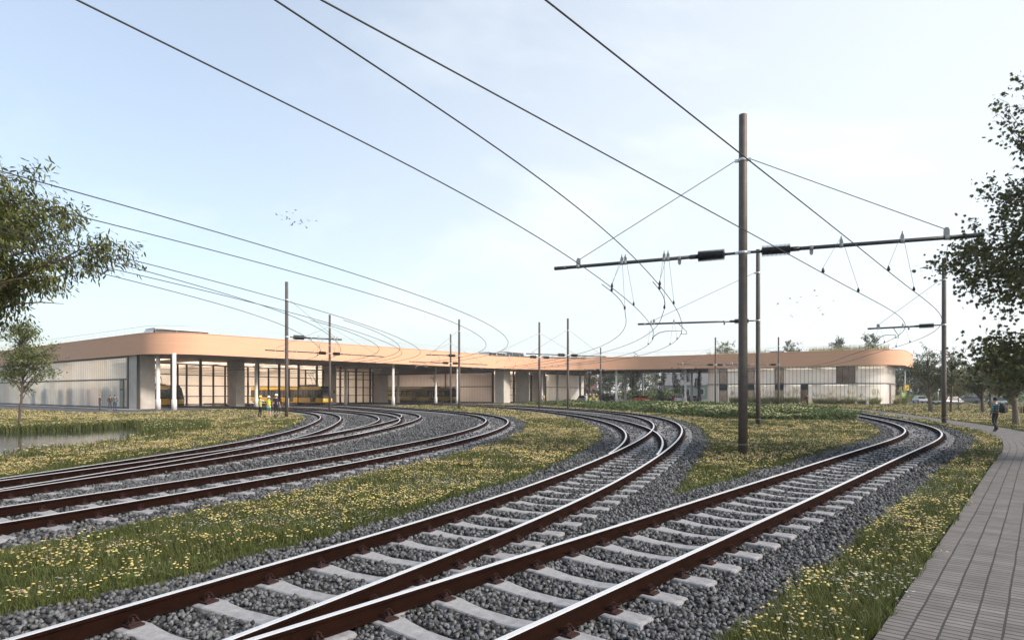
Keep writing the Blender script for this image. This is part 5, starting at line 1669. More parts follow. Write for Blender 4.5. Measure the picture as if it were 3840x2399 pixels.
# low hedge and far wood closing the horizon
parts = []; rs = np.random.RandomState(91)
lv_, lt_ = leaf_rhomb(.8)
nn = 16000
a = rs.uniform(-.2, PI+.2, nn); r_ = rs.uniform(250, 285, nn)
z = (8+5*vnoise(np.cos(a)*260, np.sin(a)*260, 14))*rs.rand(nn)**.6
pos = np.stack([np.cos(a)*r_, 40+np.sin(a)*r_, z], 1)
R = rand_rot(nn, rs); V = np.einsum('nij,vj->nvi', R, lv_)*rs.uniform(1.2, 2.4, nn)[:, None, None]+pos[:, None]
T_ = (lt_[None]+(np.arange(nn)*4)[:, None, None]).reshape(-1, 3)
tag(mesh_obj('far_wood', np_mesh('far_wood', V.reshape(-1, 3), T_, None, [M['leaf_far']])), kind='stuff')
nn = 5200
px = np.concatenate([rs.uniform(2330, 2560, nn//2), rs.uniform(3380, 3840, nn-nn//2)]); y = np.where(px < 3000, rs.uniform(172, 180, nn), rs.uniform(143, 148, nn))
pos = np.stack([(px-CX)/F_PX*y, y, rs.rand(nn)**.8*np.where(px < 3000, 2.6, 1.5)], 1)
R = rand_rot(nn, rs); V = np.einsum('nij,vj->nvi', R, lv_)*rs.uniform(.3, .6, nn)[:, None, None]+pos[:, None]
T_ = (lt_[None]+(np.arange(nn)*4)[:, None, None]).reshape(-1, 3)
tag(mesh_obj('undergrowth', np_mesh('undergrowth', V.reshape(-1, 3), T_, None, [M['leaf_shrub']])), kind='stuff')

# clumps of ornamental grass along the office wing
def grass_clump(x, y, r, h, label, seed, plume=True, name='ornamental_grass', group='ornamental grasses along the office wing'):
    rs = np.random.RandomState(seed)
    root = empty(name, (x, y, -.05), 0, label, 'grass clump', group)
    n_ = 420
    a = rs.rand(n_)*6.28; rr = r*.45*np.sqrt(rs.rand(n_))
    p = np.stack([np.cos(a)*rr, np.sin(a)*rr, np.zeros(n_)], 1)
    ln = np.stack([np.cos(a), np.sin(a)], 1)*rs.uniform(0, .75, (n_, 1))*r/h
    bv, bt = blade_shape(.35); hh = h*rs.uniform(.5, 1.0, n_)
    V, T_, _ = scatter(bv, bt, p, a-PI/2, np.stack([np.full(n_, .05), hh*.5, hh], 1), ln)
    mesh_obj('foliage', np_mesh('foliage', V, T_, None, [M['reed']]), root)
    if plume:
        n_ = 26; a = rs.rand(n_)*6.28; rr = r*.3*rs.rand(n_); hh = h*rs.uniform(1.2, 1.75, n_)
        p = np.stack([np.cos(a)*rr, np.sin(a)*rr, np.zeros(n_)], 1); ln = np.stack([np.cos(a), np.sin(a)], 1)*rs.uniform(0, .3, (n_, 1))
        V1, T1, _ = scatter([(-.5, 0, 0), (.5, 0, 0), (0, 0, 1)], [(0, 1, 2)], p, rs.rand(n_)*3, np.stack([np.full(n_, .025), hh, hh], 1), ln)
        V2, T2, _ = scatter([(-.5, 0, .7), (.5, 0, .72), (.35, .2, .9), (-.3, -.2, .9), (0, 0, 1.05)], [(0, 1, 2), (0, 2, 3), (3, 2, 4)], p, rs.rand(n_)*3, np.stack([np.full(n_, .07), hh*.06, hh], 1), ln)
        V, T_, _ = join_arrays([(V1, T1, None), (V2, T2, None)])
        mesh_obj('plume', np_mesh('plume', V, T_, None, [M['plume']]), root)
    return root
CL = [(655, 'below the first ground floor window', .95, 1.25), (722, 'left of the tall central mast foot', .8, 1.0), (800, 'under the second ground floor window', 1.0, 1.2), (880, 'just right of the tall central mast', .7, 1.1), (955, 'before the wall between second and third window', 1.1, 1.3),
      (1040, 'beside the thin mast at the third window', .85, 1.3), (1095, 'right of the thin mast', .9, 1.2), (1170, 'left of the dark door window', .75, 1.1), (1225, 'right behind the cyclist', 1.1, 1.35), (1432, 'in front of the cyclist wheel', .8, 1.1),
      (1500, 'pale thin clump before the wall right of the cyclist', .8, 1.0), (1570, 'left under the big upper window', 1.1, 1.3), (1650, 'small pale clump under the big upper window', .7, .9), (1740, 'dark round clump right under the big window', 1.15, 1.35), (1850, 'flat pale clump left of the rounded corner', .8, .9),
      (1972, 'dark clump at the rounded corner', 1.15, 1.3), (2060, 'thin clump before the side door', .7, .9), (2168, 'big clump at the far end of the office wing', 1.3, 1.5)]
for i, (u_, lab, r_, h_) in enumerate(CL):
    px = 2500+u_*.3969
    if px < 3310: p = on_office(px); p = (p[0]-NC[0]*1.8, p[1]-NC[1]*1.8)
    else: 
        tq = (px-3318)*.19; p = (oz[0]+NE[0]*tq+NE[1]*1.8, oz[1]+NE[1]*tq-NE[0]*1.8)
    grass_clump(p[0], p[1], r_*1.35, h_*1.3, 'ornamental grass clump '+lab, 300+i)
# shrub in the passage
p = gp(2275, 144)
tree('shrub', 'round yellowish green shrub by the road in the passage', (p[0], p[1], 0), 1.0, (p[0], p[1], .9), (3.2, 2.4, 1.0), 40, 26, leaf_rhomb(.6), .22, M['leaf_shrub'], M['bark'], 61, .04, None, 'shrub', .1, .5, .0, (0, 0), 3, .2)

# climbing plants on cables under the passage roof
VN = [(2368, 138, 6.8, 2.0, .35, 'ivy cable left of the overgrown column'), (2391, 140, 6.8, 4.6, .30, 'short ivy tuft right of the overgrown column'), (2400, 141, 6.6, 4.9, .35, 'hanging ivy tuft under the roof behind the orange car'),
      (2396, 133, 2.2, 0, .35, 'low ivy plant climbing beside the orange car'), (2465, 139, 6.8, 5.0, .32, 'hanging ivy tip above the pickets'), (2469, 137, 4.0, 0, .30, 'thin climber rising from the ground by the pickets'),
      (2478, 137, 4.4, 0, .28, 'climber on the middle cable of the row'), (2486, 137, 6.2, 3.6, .30, 'upper ivy tuft on the middle cable'), (2484, 136, 2.2, 0, .4, 'bushy low climber between two cars'),
      (2527, 139, 6.4, 2.5, .30, 'long ivy cable above the silver beige car'), (2535, 139, 6.0, 2.0, .34, 'dense ivy cable behind the silver beige car'), (2546, 140, 5.0, 2.2, .28, 'ivy cable right above the silver beige car'),
      (2558, 136, 6.8, 4.8, .36, 'ivy hanging beside the thick white column'), (2563, 135, 3.6, 1.2, .3, 'small ivy bush at the white column'), (2581, 136, 6.8, 4.4, .34, 'ivy tuft between the last two columns'), (2577, 135, 2.4, 0, .36, 'low ivy between the last two columns'), (2612, 136, 5.2, 3.0, .32, 'ivy tuft next to the office wing')]
def vine(px, y, z1, z0, r_, label, seed, name='climbing_plant'):
    rs = np.random.RandomState(seed)
    x = (px-CX)/F_PX*y
    root = empty(name, (x, y, 0), 0, label, 'climbing plant', 'climbing plants under the passage roof')
    b = MB(); b.tube([(0, 0, 0), (0, 0, Z_SOF)], .018, 5); b.build('cable', M['alu'], root)
    n_ = int(260*(z1-z0)/2.5)
    f = rs.rand(n_); wz = z0+(z1-z0)*f
    rad = r_*(.35+.9*vnoise(wz*3+seed, wz*0+seed*7.7, 1.0))*np.sqrt(rs.rand(n_)); a = rs.rand(n_)*6.28
    P = np.stack([np.cos(a)*rad, np.sin(a)*rad, wz], 1); D = np.stack([np.cos(a), np.sin(a), -.8+0*a], 1)
    leaves_mesh('foliage', *leaf_rhomb(.8), P, D, rs.uniform(.14, .26, n_), M['leaf_maple'], rs, PI, root)
for i, v in enumerate(VN): vine(*v, 500+i)
vine(2381, 140, 6.7, 0, .55, 'thick ivy covered column in the passage', 540)
vine(2623.5, 135.5, 6.7, 0, .42, 'ivy covered dark post at the start of the office wing', 541)
# ------------------------------------------------------------------ people
SKIN = mat('skin', (0.50, 0.29, 0.21), 0.55, var=.1, scale=6)
def cloth(n, c, v=.2, sc=6): return mat('cloth_'+n, c, .85, var=v, scale=sc)
C_BROWN, C_CHAR, C_GREYJ, C_JEAN, C_NAVY = cloth('brown', (.045, .035, .028)), cloth('charcoal', (.05, .05, .052)), cloth('grey_jacket', (.13, .125, .12)), cloth('jeans', (.035, .05, .085)), cloth('navy', (.015, .022, .04))
C_BLACK, C_VEST, C_TEAL, C_ORANGE, C_WHITE, C_OLIVE, C_SILVER = cloth('black', (.012, .012, .013)), cloth('vest_yellow', (.62, .66, .03), .1), cloth('teal', (.05, .20, .25)), cloth('orange', (.42, .17, .03)), cloth('white', (.65, .65, .64)), cloth('olive', (.05, .055, .03)), cloth('silver_tape', (.30, .32, .42))
def mat_plaid():
    m, nt, b = new_mat('plaid_shirt'); lk = nt.links.new
    tc = N(nt, 'ShaderNodeTexCoord')
    cols = []
    for ax, sc in (('X', 9.0), ('Z', 8.0)):
        sp = N(nt, 'ShaderNodeSeparateXYZ'); lk(tc.outputs['Object'], sp.inputs[0])
        mu = N(nt, 'ShaderNodeMath', operation='MULTIPLY'); mu.inputs[1].default_value = sc; lk(sp.outputs[ax], mu.inputs[0])
        fr = N(nt, 'ShaderNodeMath', operation='FRACT'); lk(mu.outputs[0], fr.inputs[0])
        r = ramp(nt, [(0, (.02, .05, .06)), (.42, (.03, .10, .10)), (.55, (.42, .46, .50)), (.68, (.03, .10, .09)), (.9, (.012, .02, .05))]); lk(fr.outputs[0], r.inputs['Fac']); cols.append(r)
    mx = N(nt, 'ShaderNodeMixRGB'); mx.inputs[0].default_value = .5; lk(cols[0].outputs[0], mx.inputs[1]); lk(cols[1].outputs[0], mx.inputs[2]); lk(mx.outputs[0], b.inputs['Base Color'])
    b.inputs['Roughness'].default_value = .85
    return m
C_PLAID = mat_plaid()
HAIR_D, HAIR_B, HELM_Y, HELM_W = mat('hair_dark', (.02, .016, .012), .6, var=.3), mat('hair_blond', (.22, .13, .06), .6, var=.3), mat('helmet_yellow', (.70, .55, .02), .35, var=.1), mat('helmet_white', (.70, .71, .72), .35, var=.06)

def person(loc, rz, label, h=1.78, top=C_CHAR, legs=C_JEAN, shoe=C_BLACK, sleeve='long', shorts=False, larm=None, rarm=None, lleg=None, rleg=None, hair=HAIR_D, helmet=None, vest=None, boots=None, belt=None, beanie=None, turn=0.0, group=None, stout=1.0, bib=None):
    """faces local +y. arms = (elbow, wrist) as offsets in metres for a 1.78 m body; legs = (knee, ankle)"""
    k = h/1.78
    root = empty('person', loc, rz, label, 'person', group)
    J, E_, R_, G_ = [], [], [], []                      # joints, edges, radii, garment of the joint
    def j(p, r, g, par=None):
        J.append(tuple(c*k for c in p)); R_.append(r*k if not isinstance(r, tuple) else (r[0]*k, r[1]*k)); G_.append(g)
        if par is not None: E_.append((par, len(J)-1))
        return len(J)-1
    pel = j((0, 0, .95), (.165*stout, .115), 'legs'); w_ = j((0, 0, 1.10), (.150*stout, .105*stout), 'top', pel); ch = j((0, -.005, 1.30), (.172*stout, .115*stout), 'top', w_); sh = j((0, -.01, 1.44), (.11, .085), 'top', ch)
    nk = j((0, .0, 1.515), .055, 'skin', sh); hd = j((0, .015, 1.60), (.070, .082), 'skin', nk); h2 = j((0, .02, 1.68), (.076, .092), 'skin', hd); h3 = j((0, .012, 1.755), (.050, .060), 'skin', h2)
    for sg, arm in ((-1, larm), (1, rarm)):
        el, wr = arm or ((.25, -.03, 1.14), (.27, .06, .90))
        s1 = j((sg*.175, -.01, 1.425), .066, 'top', sh)
        e = j((sg*el[0], el[1], el[2]), .043, 'top' if sleeve == 'long' else 'skin', s1)
        m_ = j((sg*(.175*.5+el[0]*.5), -.005+el[1]*.5, (1.425+el[2])/2), .052, 'top' if sleeve != 'none' else 'skin'); E_.pop() if False else None
        E_.remove((s1, e)); E_.append((s1, m_)); E_.append((m_, e))
        w2 = j((sg*wr[0], wr[1], wr[2]), .029, 'top' if sleeve == 'long' else 'skin', e)
        d = Vector(wr)-Vector(el); d.normalize(); d = Vector((d.x*sg, d.y, d.z)); W_ = Vector((sg*wr[0], wr[1], wr[2]))
        side = d.cross(Vector((0, 0, 1))); side = side.normalized() if side.length > .1 else Vector((0, 1, 0))
        if abs(d.z) > .6: side = Vector((0, 1, 0))
        pm = j(W_+d*.075, (.038, .020), 'skin', w2)
        for q, ln in ((-.030, .075), (-.010, .088), (.010, .084), (.029, .066)):
            a_ = j(W_+d*(.10)+side*q, .0095, 'skin', pm); b_ = j(W_+d*(.10+ln*.6)+side*q*1.1+Vector((0, .012, 0)), .0088, 'skin', a_); j(W_+d*(.10+ln)+side*q*1.1+Vector((0, .03, 0)), .0075, 'skin', b_)
        a_ = j(W_+d*.045+side*.045, .011, 'skin', pm); j(W_+d*.095+side*.065, .009, 'skin', a_)
    for sg, lg in ((-1, lleg), (1, rleg)):
        kn, an = lg or ((.105, .02, .50), (.11, -.02, .085))
        hp_ = j((sg*.092, 0, .90), .100, 'legs', pel); th = j((sg*(.092*.5+kn[0]*.5), kn[1]*.5+.01, (.90+kn[2])/2), .082, 'legs', hp_)
        kk = j((sg*kn[0], kn[1], kn[2]), .060, 'legs', th); cf = j((sg*(kn[0]*.6+an[0]*.4), kn[1]*.6+an[1]*.4-.02, kn[2]*.6+an[2]*.4), .057, 'skin' if shorts else ('boots' if boots else 'legs'), kk)
        ak = j((sg*an[0], an[1], an[2]), .042 if shorts else .05, 'skin' if shorts else ('boots' if boots else 'legs'), cf)
        pitch = max(-.1, (an[2]-.085)*.9)
        hl = j((sg*an[0], an[1]-.05, an[2]-.045), .040, 'shoe', ak); j((sg*(an[0]+.025), an[1]+.155, max(.03, an[2]-.05-pitch*1.2)), .034, 'shoe', ak)
    me = bpy.data.meshes.new('body'); bm_ = bmesh.new(); lay = bm_.verts.layers.skin.verify()
    vs = [bm_.verts.new(p) for p in J]
    for a, c in E_: bm_.edges.new((vs[a], vs[c]))
    for i, v in enumerate(vs):
        r = R_[i]; v[lay].radius = r if isinstance(r, tuple) else (r, r); v[lay].use_root = (i == 0)
    bm_.to_mesh(me); bm_.free()
    tmp = bpy.data.objects.new('tmp', me); COL.objects.link(tmp)
    sk = tmp.modifiers.new('s', 'SKIN'); sk.use_smooth_shade = True
    sb = tmp.modifiers.new('u', 'SUBSURF'); sb.levels = 1; sb.render_levels = 1
    dg = bpy.context.evaluated_depsgraph_get(); dg.update()
    bme = bpy.data.meshes.new_from_object(tmp.evaluated_get(dg))
    bpy.data.objects.remove(tmp)
    bme.name = 'body'
    # garments by the nearest bone
    gm = {'legs': 0, 'top': 1, 'skin': 2, 'shoe': 3, 'vest': 4, 'boots': 5, 'tape': 6, 'belt': 7}
    mats_ = [legs, top, SKIN, shoe, vest or top, boots or legs, C_SILVER, belt or legs]
    bme.materials.clear()
    for x in mats_: bme.materials.append(x)
    JA = np.array(J); A = JA[[a for a, c in E_]]; B = JA[[c for a, c in E_]]
    for p in bme.polygons:
        q = np.array(p.center); AB = B-A; f = np.clip(((q-A)*AB).sum(1)/np.maximum((AB**2).sum(1), 1e-9), 0, 1)
        i = (((A+AB*f[:, None]-q)**2).sum(1)).argmin(); a, c = E_[i]
        g = G_[a] if f[i] < .5 else G_[c]
        z = q[2]/k; arm_ = i >= 7 and i < 7+2*16 and abs(q[0]) > .165*k
        if g == 'legs' and z > 1.0: g = 'top'
        torso = g in ('top', 'legs') and abs(q[0]) < .20*k and z > .84
        if vest and torso and z > .86 and z < 1.46: g = 'vest'
        if vest and g == 'vest':
            if abs(z-1.06) < .022 or abs(z-.94) < .022 or (z > 1.06 and abs(abs(q[0])/k-.105) < .022): g = 'tape'
        if bib and torso and z < 1.30: g = 'vest' if not abs(z-1.12) < .02 else 'tape'
        if bib and g == 'legs': g = 'vest'
        if boots and g == 'boots' and (abs(z-.22) < .03 or abs(z-.34) < .03): g = 'tape'
        if shorts and g == 'legs' and z < .56: g = 'skin'
        if belt and 1.0 < z < 1.045 and abs(q[0]) < .19*k: g = 'belt'
        p.material_index = gm[g]; p.use_smooth = True
    # nose, ears, eyes and mouth are sunk into the same head mesh
    bm_ = bmesh.new(); bm_.from_mesh(bme)
    def blob(c, r, mi=2):
        q = bmesh.ops.create_icosphere(bm_, subdivisions=1, radius=1, matrix=Matrix.Translation(Vector(c)*k) @ Matrix.Diagonal((*[x*k for x in r], 1)))
        for v in q['verts']:
            for f in v.link_faces: f.material_index = mi; f.smooth = True
    blob((0, .118, 1.645), (.013, .022, .022)); blob((-.076, .01, 1.65), (.012, .02, .03)); blob((.076, .01, 1.65), (.012, .02, .03))
    blob((-.03, .103, 1.675), (.011, .008, .007), 3); blob((.03, .103, 1.675), (.011, .008, .007), 3); blob((0, .103, 1.605), (.022, .008, .006), 0)
    bm_.to_mesh(bme); bm_.free()
    bo = mesh_obj('body', bme, root)
    b = MB()
    def cap(rx, ry, z0, rings, mtl, name, zc=1.70, back=.0, brim=0.0):
        b = MB(); n = 14
        for zz, f in rings:
            for q in range(n):
                w = 2*PI*q/n
                b.v.append((math.cos(w)*rx*f*k, (.012+math.sin(w)*ry*f)*k, (zz-(back*max(0, -math.sin(w))*(1 if zz < 1.70 else 0)))*k))
        for r in range(len(rings)-1):
            for q in range(n): b.face((r*n+q, r*n+(q+1) % n, (r+1)*n+(q+1) % n, (r+1)*n+q), 0, True)
        b.face([(len(rings)-1)*n+q for q in range(n)])
        return b.build(name, mtl, root)
    if helmet: 
        cap(.118, .140, 0, [(1.70, 1.18), (1.705, 1.02), (1.76, 1.0), (1.81, .86), (1.845, .60), (1.86, .25)], helmet, 'helmet')
        cap(.088, .102, 0, [(1.64, .95), (1.70, 1.0)], hair, 'hair', back=.04)
    elif beanie: cap(.092, .108, 0, [(1.66, 1.03), (1.70, 1.05), (1.76, 1.0), (1.80, .8), (1.825, .45)], beanie, 'beanie', back=.03)
    else: cap(.089, .106, 0, [(1.675, 1.0), (1.72, 1.03), (1.765, .96), (1.795, .72), (1.81, .35)], hair, 'hair', back=.07)
    return root

def feet(px, py): return ground_at(px, py, -.0)
FOLD = (((.24, .04, 1.15), (.02, .19, 1.20)), ((.24, .05, 1.16), (-.02, .20, 1.17)))
HIPS = (((.38, -.12, 1.16), (.19, .02, 1.02)), ((.38, -.12, 1.16), (.19, .02, 1.02)))
def stand(px, y): return ((px-CX)/F_PX*y, y, -.012)
person(stand(374, 73.5), math.radians(-75), 'person in dark brown sweater and dark trousers, arms folded, standing alone by the translucent wall', 1.82, C_BROWN, C_CHAR, C_BROWN, larm=FOLD[0], rarm=FOLD[1], hair=HAIR_B)
person(stand(413, 74), math.radians(-140), 'person in dark brown jacket and white shoes, facing the man in grey', 1.80, C_BROWN, C_CHAR, C_WHITE, larm=((.27, .06, 1.15), (.10, .22, 1.22)), rarm=((.27, .04, 1.14), (.2, .16, .98)), stout=1.12)
person(stand(431, 74.5), math.radians(15), 'person in grey jacket and blue jeans seen from behind, hands on hips', 1.84, C_GREYJ, C_JEAN, larm=HIPS[0], rarm=HIPS[1])
GW = 'workers in yellow safety clothing'
p = ground_at(976, 1561); y = p[1]
person((p[0], p[1], -.03), math.radians(-38), 'person in yellow vest and yellow helmet pointing towards the hall', 1.80, C_WHITE, C_NAVY, sleeve='short', vest=C_VEST, helmet=HELM_Y, rarm=((.30, .26, 1.36), (.34, .54, 1.45)), lleg=((.12, .03, .5), (.16, -.08, .085)), group=GW)
p = ground_at(1008, 1563)
person((p[0], p[1], -.03), math.radians(6), 'person in yellow vest, white helmet and teal shorts', 1.78, C_BLACK, C_TEAL, sleeve='short', vest=C_VEST, helmet=HELM_W, shorts=True, larm=((.27, .0, 1.14), (.24, .16, 1.0)), rarm=((.27, .0, 1.14), (.24, .16, 1.0)), group=GW)
p = ground_at(1036, 1562.5)
person((p[0], p[1], -.03), math.radians(4), 'person in navy shirt, yellow dungarees and white helmet, tallest of the three', 1.94, C_NAVY, C_VEST, sleeve='short', vest=None, bib=True, helmet=HELM_W, boots=C_BLACK, group=GW)
for px, y, lab, tp, hm, vs, bb in ((2199, 129, 'person in black and yellow dungarees with white helmet, left of the four at the passage', C_WHITE, HELM_W, None, True), (2213, 130, 'person with black top and yellow legs, second of the four at the passage', C_BLACK, HELM_W, None, False),
                          (2226, 131, 'person in yellow vest and black shorts with yellow helmet at the passage', C_BLACK, HELM_Y, C_VEST, False), (2237, 130, 'person in navy shirt with yellow trousers, right of the four at the passage', C_NAVY, HELM_Y, None, False)):
    person(stand(px, y), math.radians(rnd.uniform(-40, 40)), lab, 1.80, tp, C_BLACK if vs else C_VEST, helmet=hm, sleeve='short', vest=vs, bib=bb, shorts=bool(vs), boots=None if vs else C_BLACK, group=GW)
person(stand(2039, 131), math.radians(170), 'person in orange trousers and yellow vest leaning at a white column', 1.82, C_GREYJ, C_ORANGE, vest=C_VEST, hair=HAIR_B, larm=HIPS[0], rarm=HIPS[1], group=GW)
# the walker on the footpath, seen from behind in mid stride
p = ground_at(3733, 1619, -.012)
WK = person((p[0], p[1], -.012), math.radians(12), 'person in green plaid shirt and beanie walking away on the footpath', 1.83, C_PLAID, cloth('dark_jeans', (.018, .018, .026)), cloth('brown_shoe', (.16, .085, .045)), beanie=cloth('beanie', (.02, .013, .015)), belt=cloth('belt', (.16, .05, .02)),
       larm=((.27, -.06, 1.15), (.30, .02, .90)), rarm=((.26, -.02, 1.16), (.22, .10, .96)), lleg=((.085, .05, .50), (.06, -.16, .20)), rleg=((.10, .10, .52), (.10, .10, .085)))
b = MB()
for z, hw, dp, yo in ((0, .12, .09, .0), (.06, .15, .13, .0), (.25, .155, .15, .0), (.42, .14, .13, .01), (.50, .10, .07, .02)):
    n = 14
    for q in range(n):
        w_ = 2*PI*q/n; cx_, sy_ = math.cos(w_), math.sin(w_)
        b.v.append((hw*math.copysign(abs(cx_)**.6, cx_), -dp+dp*math.copysign(abs(sy_)**.7, sy_)+yo, z))
for r in range(4):
    for q in range(14): b.face((r*14+q, r*14+(q+1) % 14, (r+1)*14+(q+1) % 14, (r+1)*14+q), 0, True)
b.face(range(14)[::-1]); b.face(range(56, 70))
bag = empty('backpack', (0, 0, 0), 0, 'dark backpack slung on one shoulder of the walking person', 'backpack')
bag.location = (p[0]+.14, p[1]-.17, 1.02); bag.rotation_euler = (0, math.radians(4), math.radians(12))
b.build('bag', cloth('pack', (.02, .021, .028)), bag)
b = MB(); b.tube([(.02, .02, .45), (.0, .10, .50), (-.03, .24, .46), (-.05, .28, .30), (-.02, .20, .10), (.0, .02, .05)], .016, 5); b.build('strap', C_BLACK, bag)
b = MB(); b.box((0, -.285, .16), (.20, .05, .20)); b.build('front_pocket', C_BLACK, bag)
b = MB(); b.tube([(.05, -.15, .02), (.05, -.16, -.12), (.045, -.15, -.24)], .008, 4); b.build('loose_strap', C_GREYJ, bag)

# ---- bicycle and its rider
bx, by = (3027-CX)/F_PX*91.5, 91.5
M['bike_yellow'] = mat('bike_yellow', (.62, .52, .04), .4, var=.1)
bike = empty('bicycle', (bx, by, -.012), math.radians(-8), 'yellow city bicycle on the path before the office wing', 'bicycle')
def wheel(xc):
    b = MB(); R0 = .345
    b.tube([(xc+R0*math.cos(q*PI/14), 0, .365+R0*math.sin(q*PI/14)) for q in range(29)], .020, 6, 0, False); w_ = b.build('wheel', M['rubber'], bike)
    b = MB(); b.tube([(xc+.318*math.cos(q*PI/14), 0, .365+.318*math.sin(q*PI/14)) for q in range(29)], .010, 4, 0, False)
    b.lathe([(.025, -.05), (.025, .05)], 8, 0, (xc, 0, .365), (0, 1, 0))
    for q in range(14):
        a = q*2*PI/14; b.tube([(xc, .02*(-1)**q, .365), (xc+.318*math.cos(a), 0, .365+.318*math.sin(a))], .003, 3)
    b.build('rim', M['alu'], w_)
wheel(-.53); wheel(.56)
b = MB()
for q, r in (([(-.06, 0, .30), (-.24, 0, .86)], .018), ([(-.06, 0, .30), (.30, 0, .92)], .022), ([(-.15, 0, .58), (.36, 0, .80)], .018), ([(-.06, 0, .30), (-.53, .06, .365)], .012), ([(-.20, 0, .72), (-.53, .06, .365)], .012), ([(-.06, 0, .30), (-.53, -.06, .365)], .012), ([(-.20, 0, .72), (-.53, -.06, .365)], .012),
             ([(.28, 0, 1.0), (.38, 0, .72), (.56, .05, .365)], .016), ([(.38, 0, .72), (.56, -.05, .365)], .016)): b.tube(q, r, 6)
for xc in (-.53, .56): b.tube([(xc+.385*math.cos(q), 0, .365+.385*math.sin(q)) for q in np.linspace(.35, 2.9, 12)], .020, 4)
b.build('frame', M['bike_yellow'], bike)
b = MB(); b.tube([(.28, 0, 1.0), (.27, 0, 1.10)], .014, 6); b.tube([(.10, -.28, 1.08), (.22, -.26, 1.12), (.28, 0, 1.10), (.22, .26, 1.12), (.10, .28, 1.08)], .013, 6); b.build('handlebar', M['alu'], bike)
b = MB(); b.lathe([(.02, 0), (.09, .02), (.10, .06), (.03, .08)], 10, 0, (-.27, 0, .87)); b.box((-.20, 0, .92), (.18, .06, .04)); b.build('saddle', C_BLACK, bike)
b = MB(); b.box((-.30, .05, .345), (.50, .03, .12)); b.lathe([(.09, -.02), (.09, .02)], 12, 0, (-.06, .05, .30), (0, 1, 0)); b.tube([(-.06, -.08, .30), (.02, -.10, .16)], .012, 5); b.box((.02, -.14, .15), (.09, .10, .02)); b.tube([(-.06, .08, .30), (-.14, .10, .44)], .012, 5); b.box((-.14, .14, .45), (.09, .10, .02)); b.build('crank', C_BLACK, bike)
b = MB(); b.tube([(-.78, .08, .80), (-.40, .08, .80), (-.40, -.08, .80), (-.78, -.08, .80), (-.78, .08, .80)], .010, 4); b.tube([(.36, .10, .80), (.74, .10, .82), (.74, -.10, .82), (.36, -.10, .80)], .010, 4); b.build('carrier', M['alu'], bike)
RD = person((bx+.02, by+.0, .04), math.radians(-98), 'person with fair hair and dark clothes astride the yellow bicycle', 1.76, C_OLIVE, C_BLACK, sleeve='short', hair=HAIR_B, larm=((.22, .12, 1.16), (.26, .24, 1.07)), rarm=((.22, .12, 1.16), (.26, .24, 1.07)), lleg=((.11, .10, .52), (.10, .0, .14)), rleg=((.11, .04, .50), (.10, -.05, .10)))
bag = empty('backpack', (bx-.19, by-.0, 1.10), math.radians(-98), 'black backpack on the back of the cyclist', 'backpack')
b = MB(); b.lathe([(.08, 0), (.15, .05), (.16, .2), (.13, .36), (.06, .43)], 12); bb = b.build('bag', C_BLACK, bag); bb.scale = (1, .75, 1)
b = MB(); b.tube([(-.10, .08, .38), (-.11, .26, .40), (-.11, .30, .2), (-.10, .08, .06)], .014, 4); b.build('strap', C_BLACK, bag)
b = MB(); b.tube([(.10, .08, .38), (.11, .26, .40), (.11, .30, .2), (.10, .08, .06)], .014, 4); b.build('strap', C_BLACK, bag)
# ------------------------------------------------------------------ birds
def bird_mesh():
    b = MB()
    b.lathe([(.004, -.16), (.030, -.08), (.045, 0), (.036, .07), (.02, .12), (.006, .15)], 6, 0, (0, 0, 0), (0, 1, 0))
    for sg in (-1, 1):
        p = [(sg*.03, .05, .02), (sg*.18, .09, .10), (sg*.38, -.02, .06), (sg*.20, -.04, .08), (sg*.03, -.06, .015)]
        b.poly(p); b.poly([(x, y, z-.012) for x, y, z in p[::-1]])
    b.poly([(-.02, -.14, 0), (.02, -.14, 0), (.05, -.27, .0), (-.05, -.27, .0)]); b.poly([(-.05, -.27, -.01), (.05, -.27, -.01), (.02, -.14, -.01), (-.02, -.14, -.01)])
    return b
bird_me = None
def birds(pts, y, lab, grp, seed):
    global bird_me
    r = random.Random(seed)
    for px, py in pts:
        if bird_me is None:
            o = bird_mesh().build('bird', mat('bird_feather', (.03, .03, .04), .8, var=.3)); bird_me = o.data
        else: o = mesh_obj('bird', bird_me)
        yy = y+r.uniform(-6, 6); o.location = at_dist(px, py, yy)
        o.rotation_euler = (r.uniform(-.3, .3), r.uniform(-.7, .7), r.uniform(0, 6.28)); s_ = r.uniform(.7, 1.15); o.scale = (s_, s_, s_)
        tag(o, lab, 'bird', grp)
F1 = [(1958,576),(1997,583),(1996,612),(2031,592),(2034,603),(2031,558),(2075,567),(2097,546),(2052,608),(2085,632),(2066,653),(2073,645),(2090,630),(2127,643),(2135,624),(2183,617),(2171,668),(2242,622)]
birds([(a*.5291, 500+b_*.5291) for a, b_ in F1], 95, 'small dark bird flying in the flock high above the hall roof', 'flock of birds above the hall', 1)
F2 = [(1172,1001),(1235,973),(1266,947),(1271,993),(1290,966),(1237,1058),(1246,1065),(1360,933),(1369,960),(1381,1020),(1388,1033),(1402,1054),(1454,984),(1598,980)]
birds([(2050+a*.7394, 400+b_*.7394) for a, b_ in F2], 110, 'small dark bird flying in the flock between the two right masts', 'flock of birds right of the central mast', 2)

# ------------------------------------------------------------------ picket fence in the passage
root = empty('picket_fence', (0, 0, 0), 0, 'low dark picket fence behind the cars in the passage', 'fence')
rail = MB()
for px in range(2424, 2620, 6):
    x, y, _ = gp(px, 141); b = MB(); b.lathe([(.05, 0), (.05, .95), (.03, 1.0)], 6, 0, (x, y, -.03)); b.build('post', M['dark'], root)
a, c = gp(2424, 141), gp(2616, 141)
for z in (.35, .75): rail.tube([(a[0], a[1], z), (c[0], c[1], z)], .02, 4)
tag(rail.build('rail', M['dark'], root))

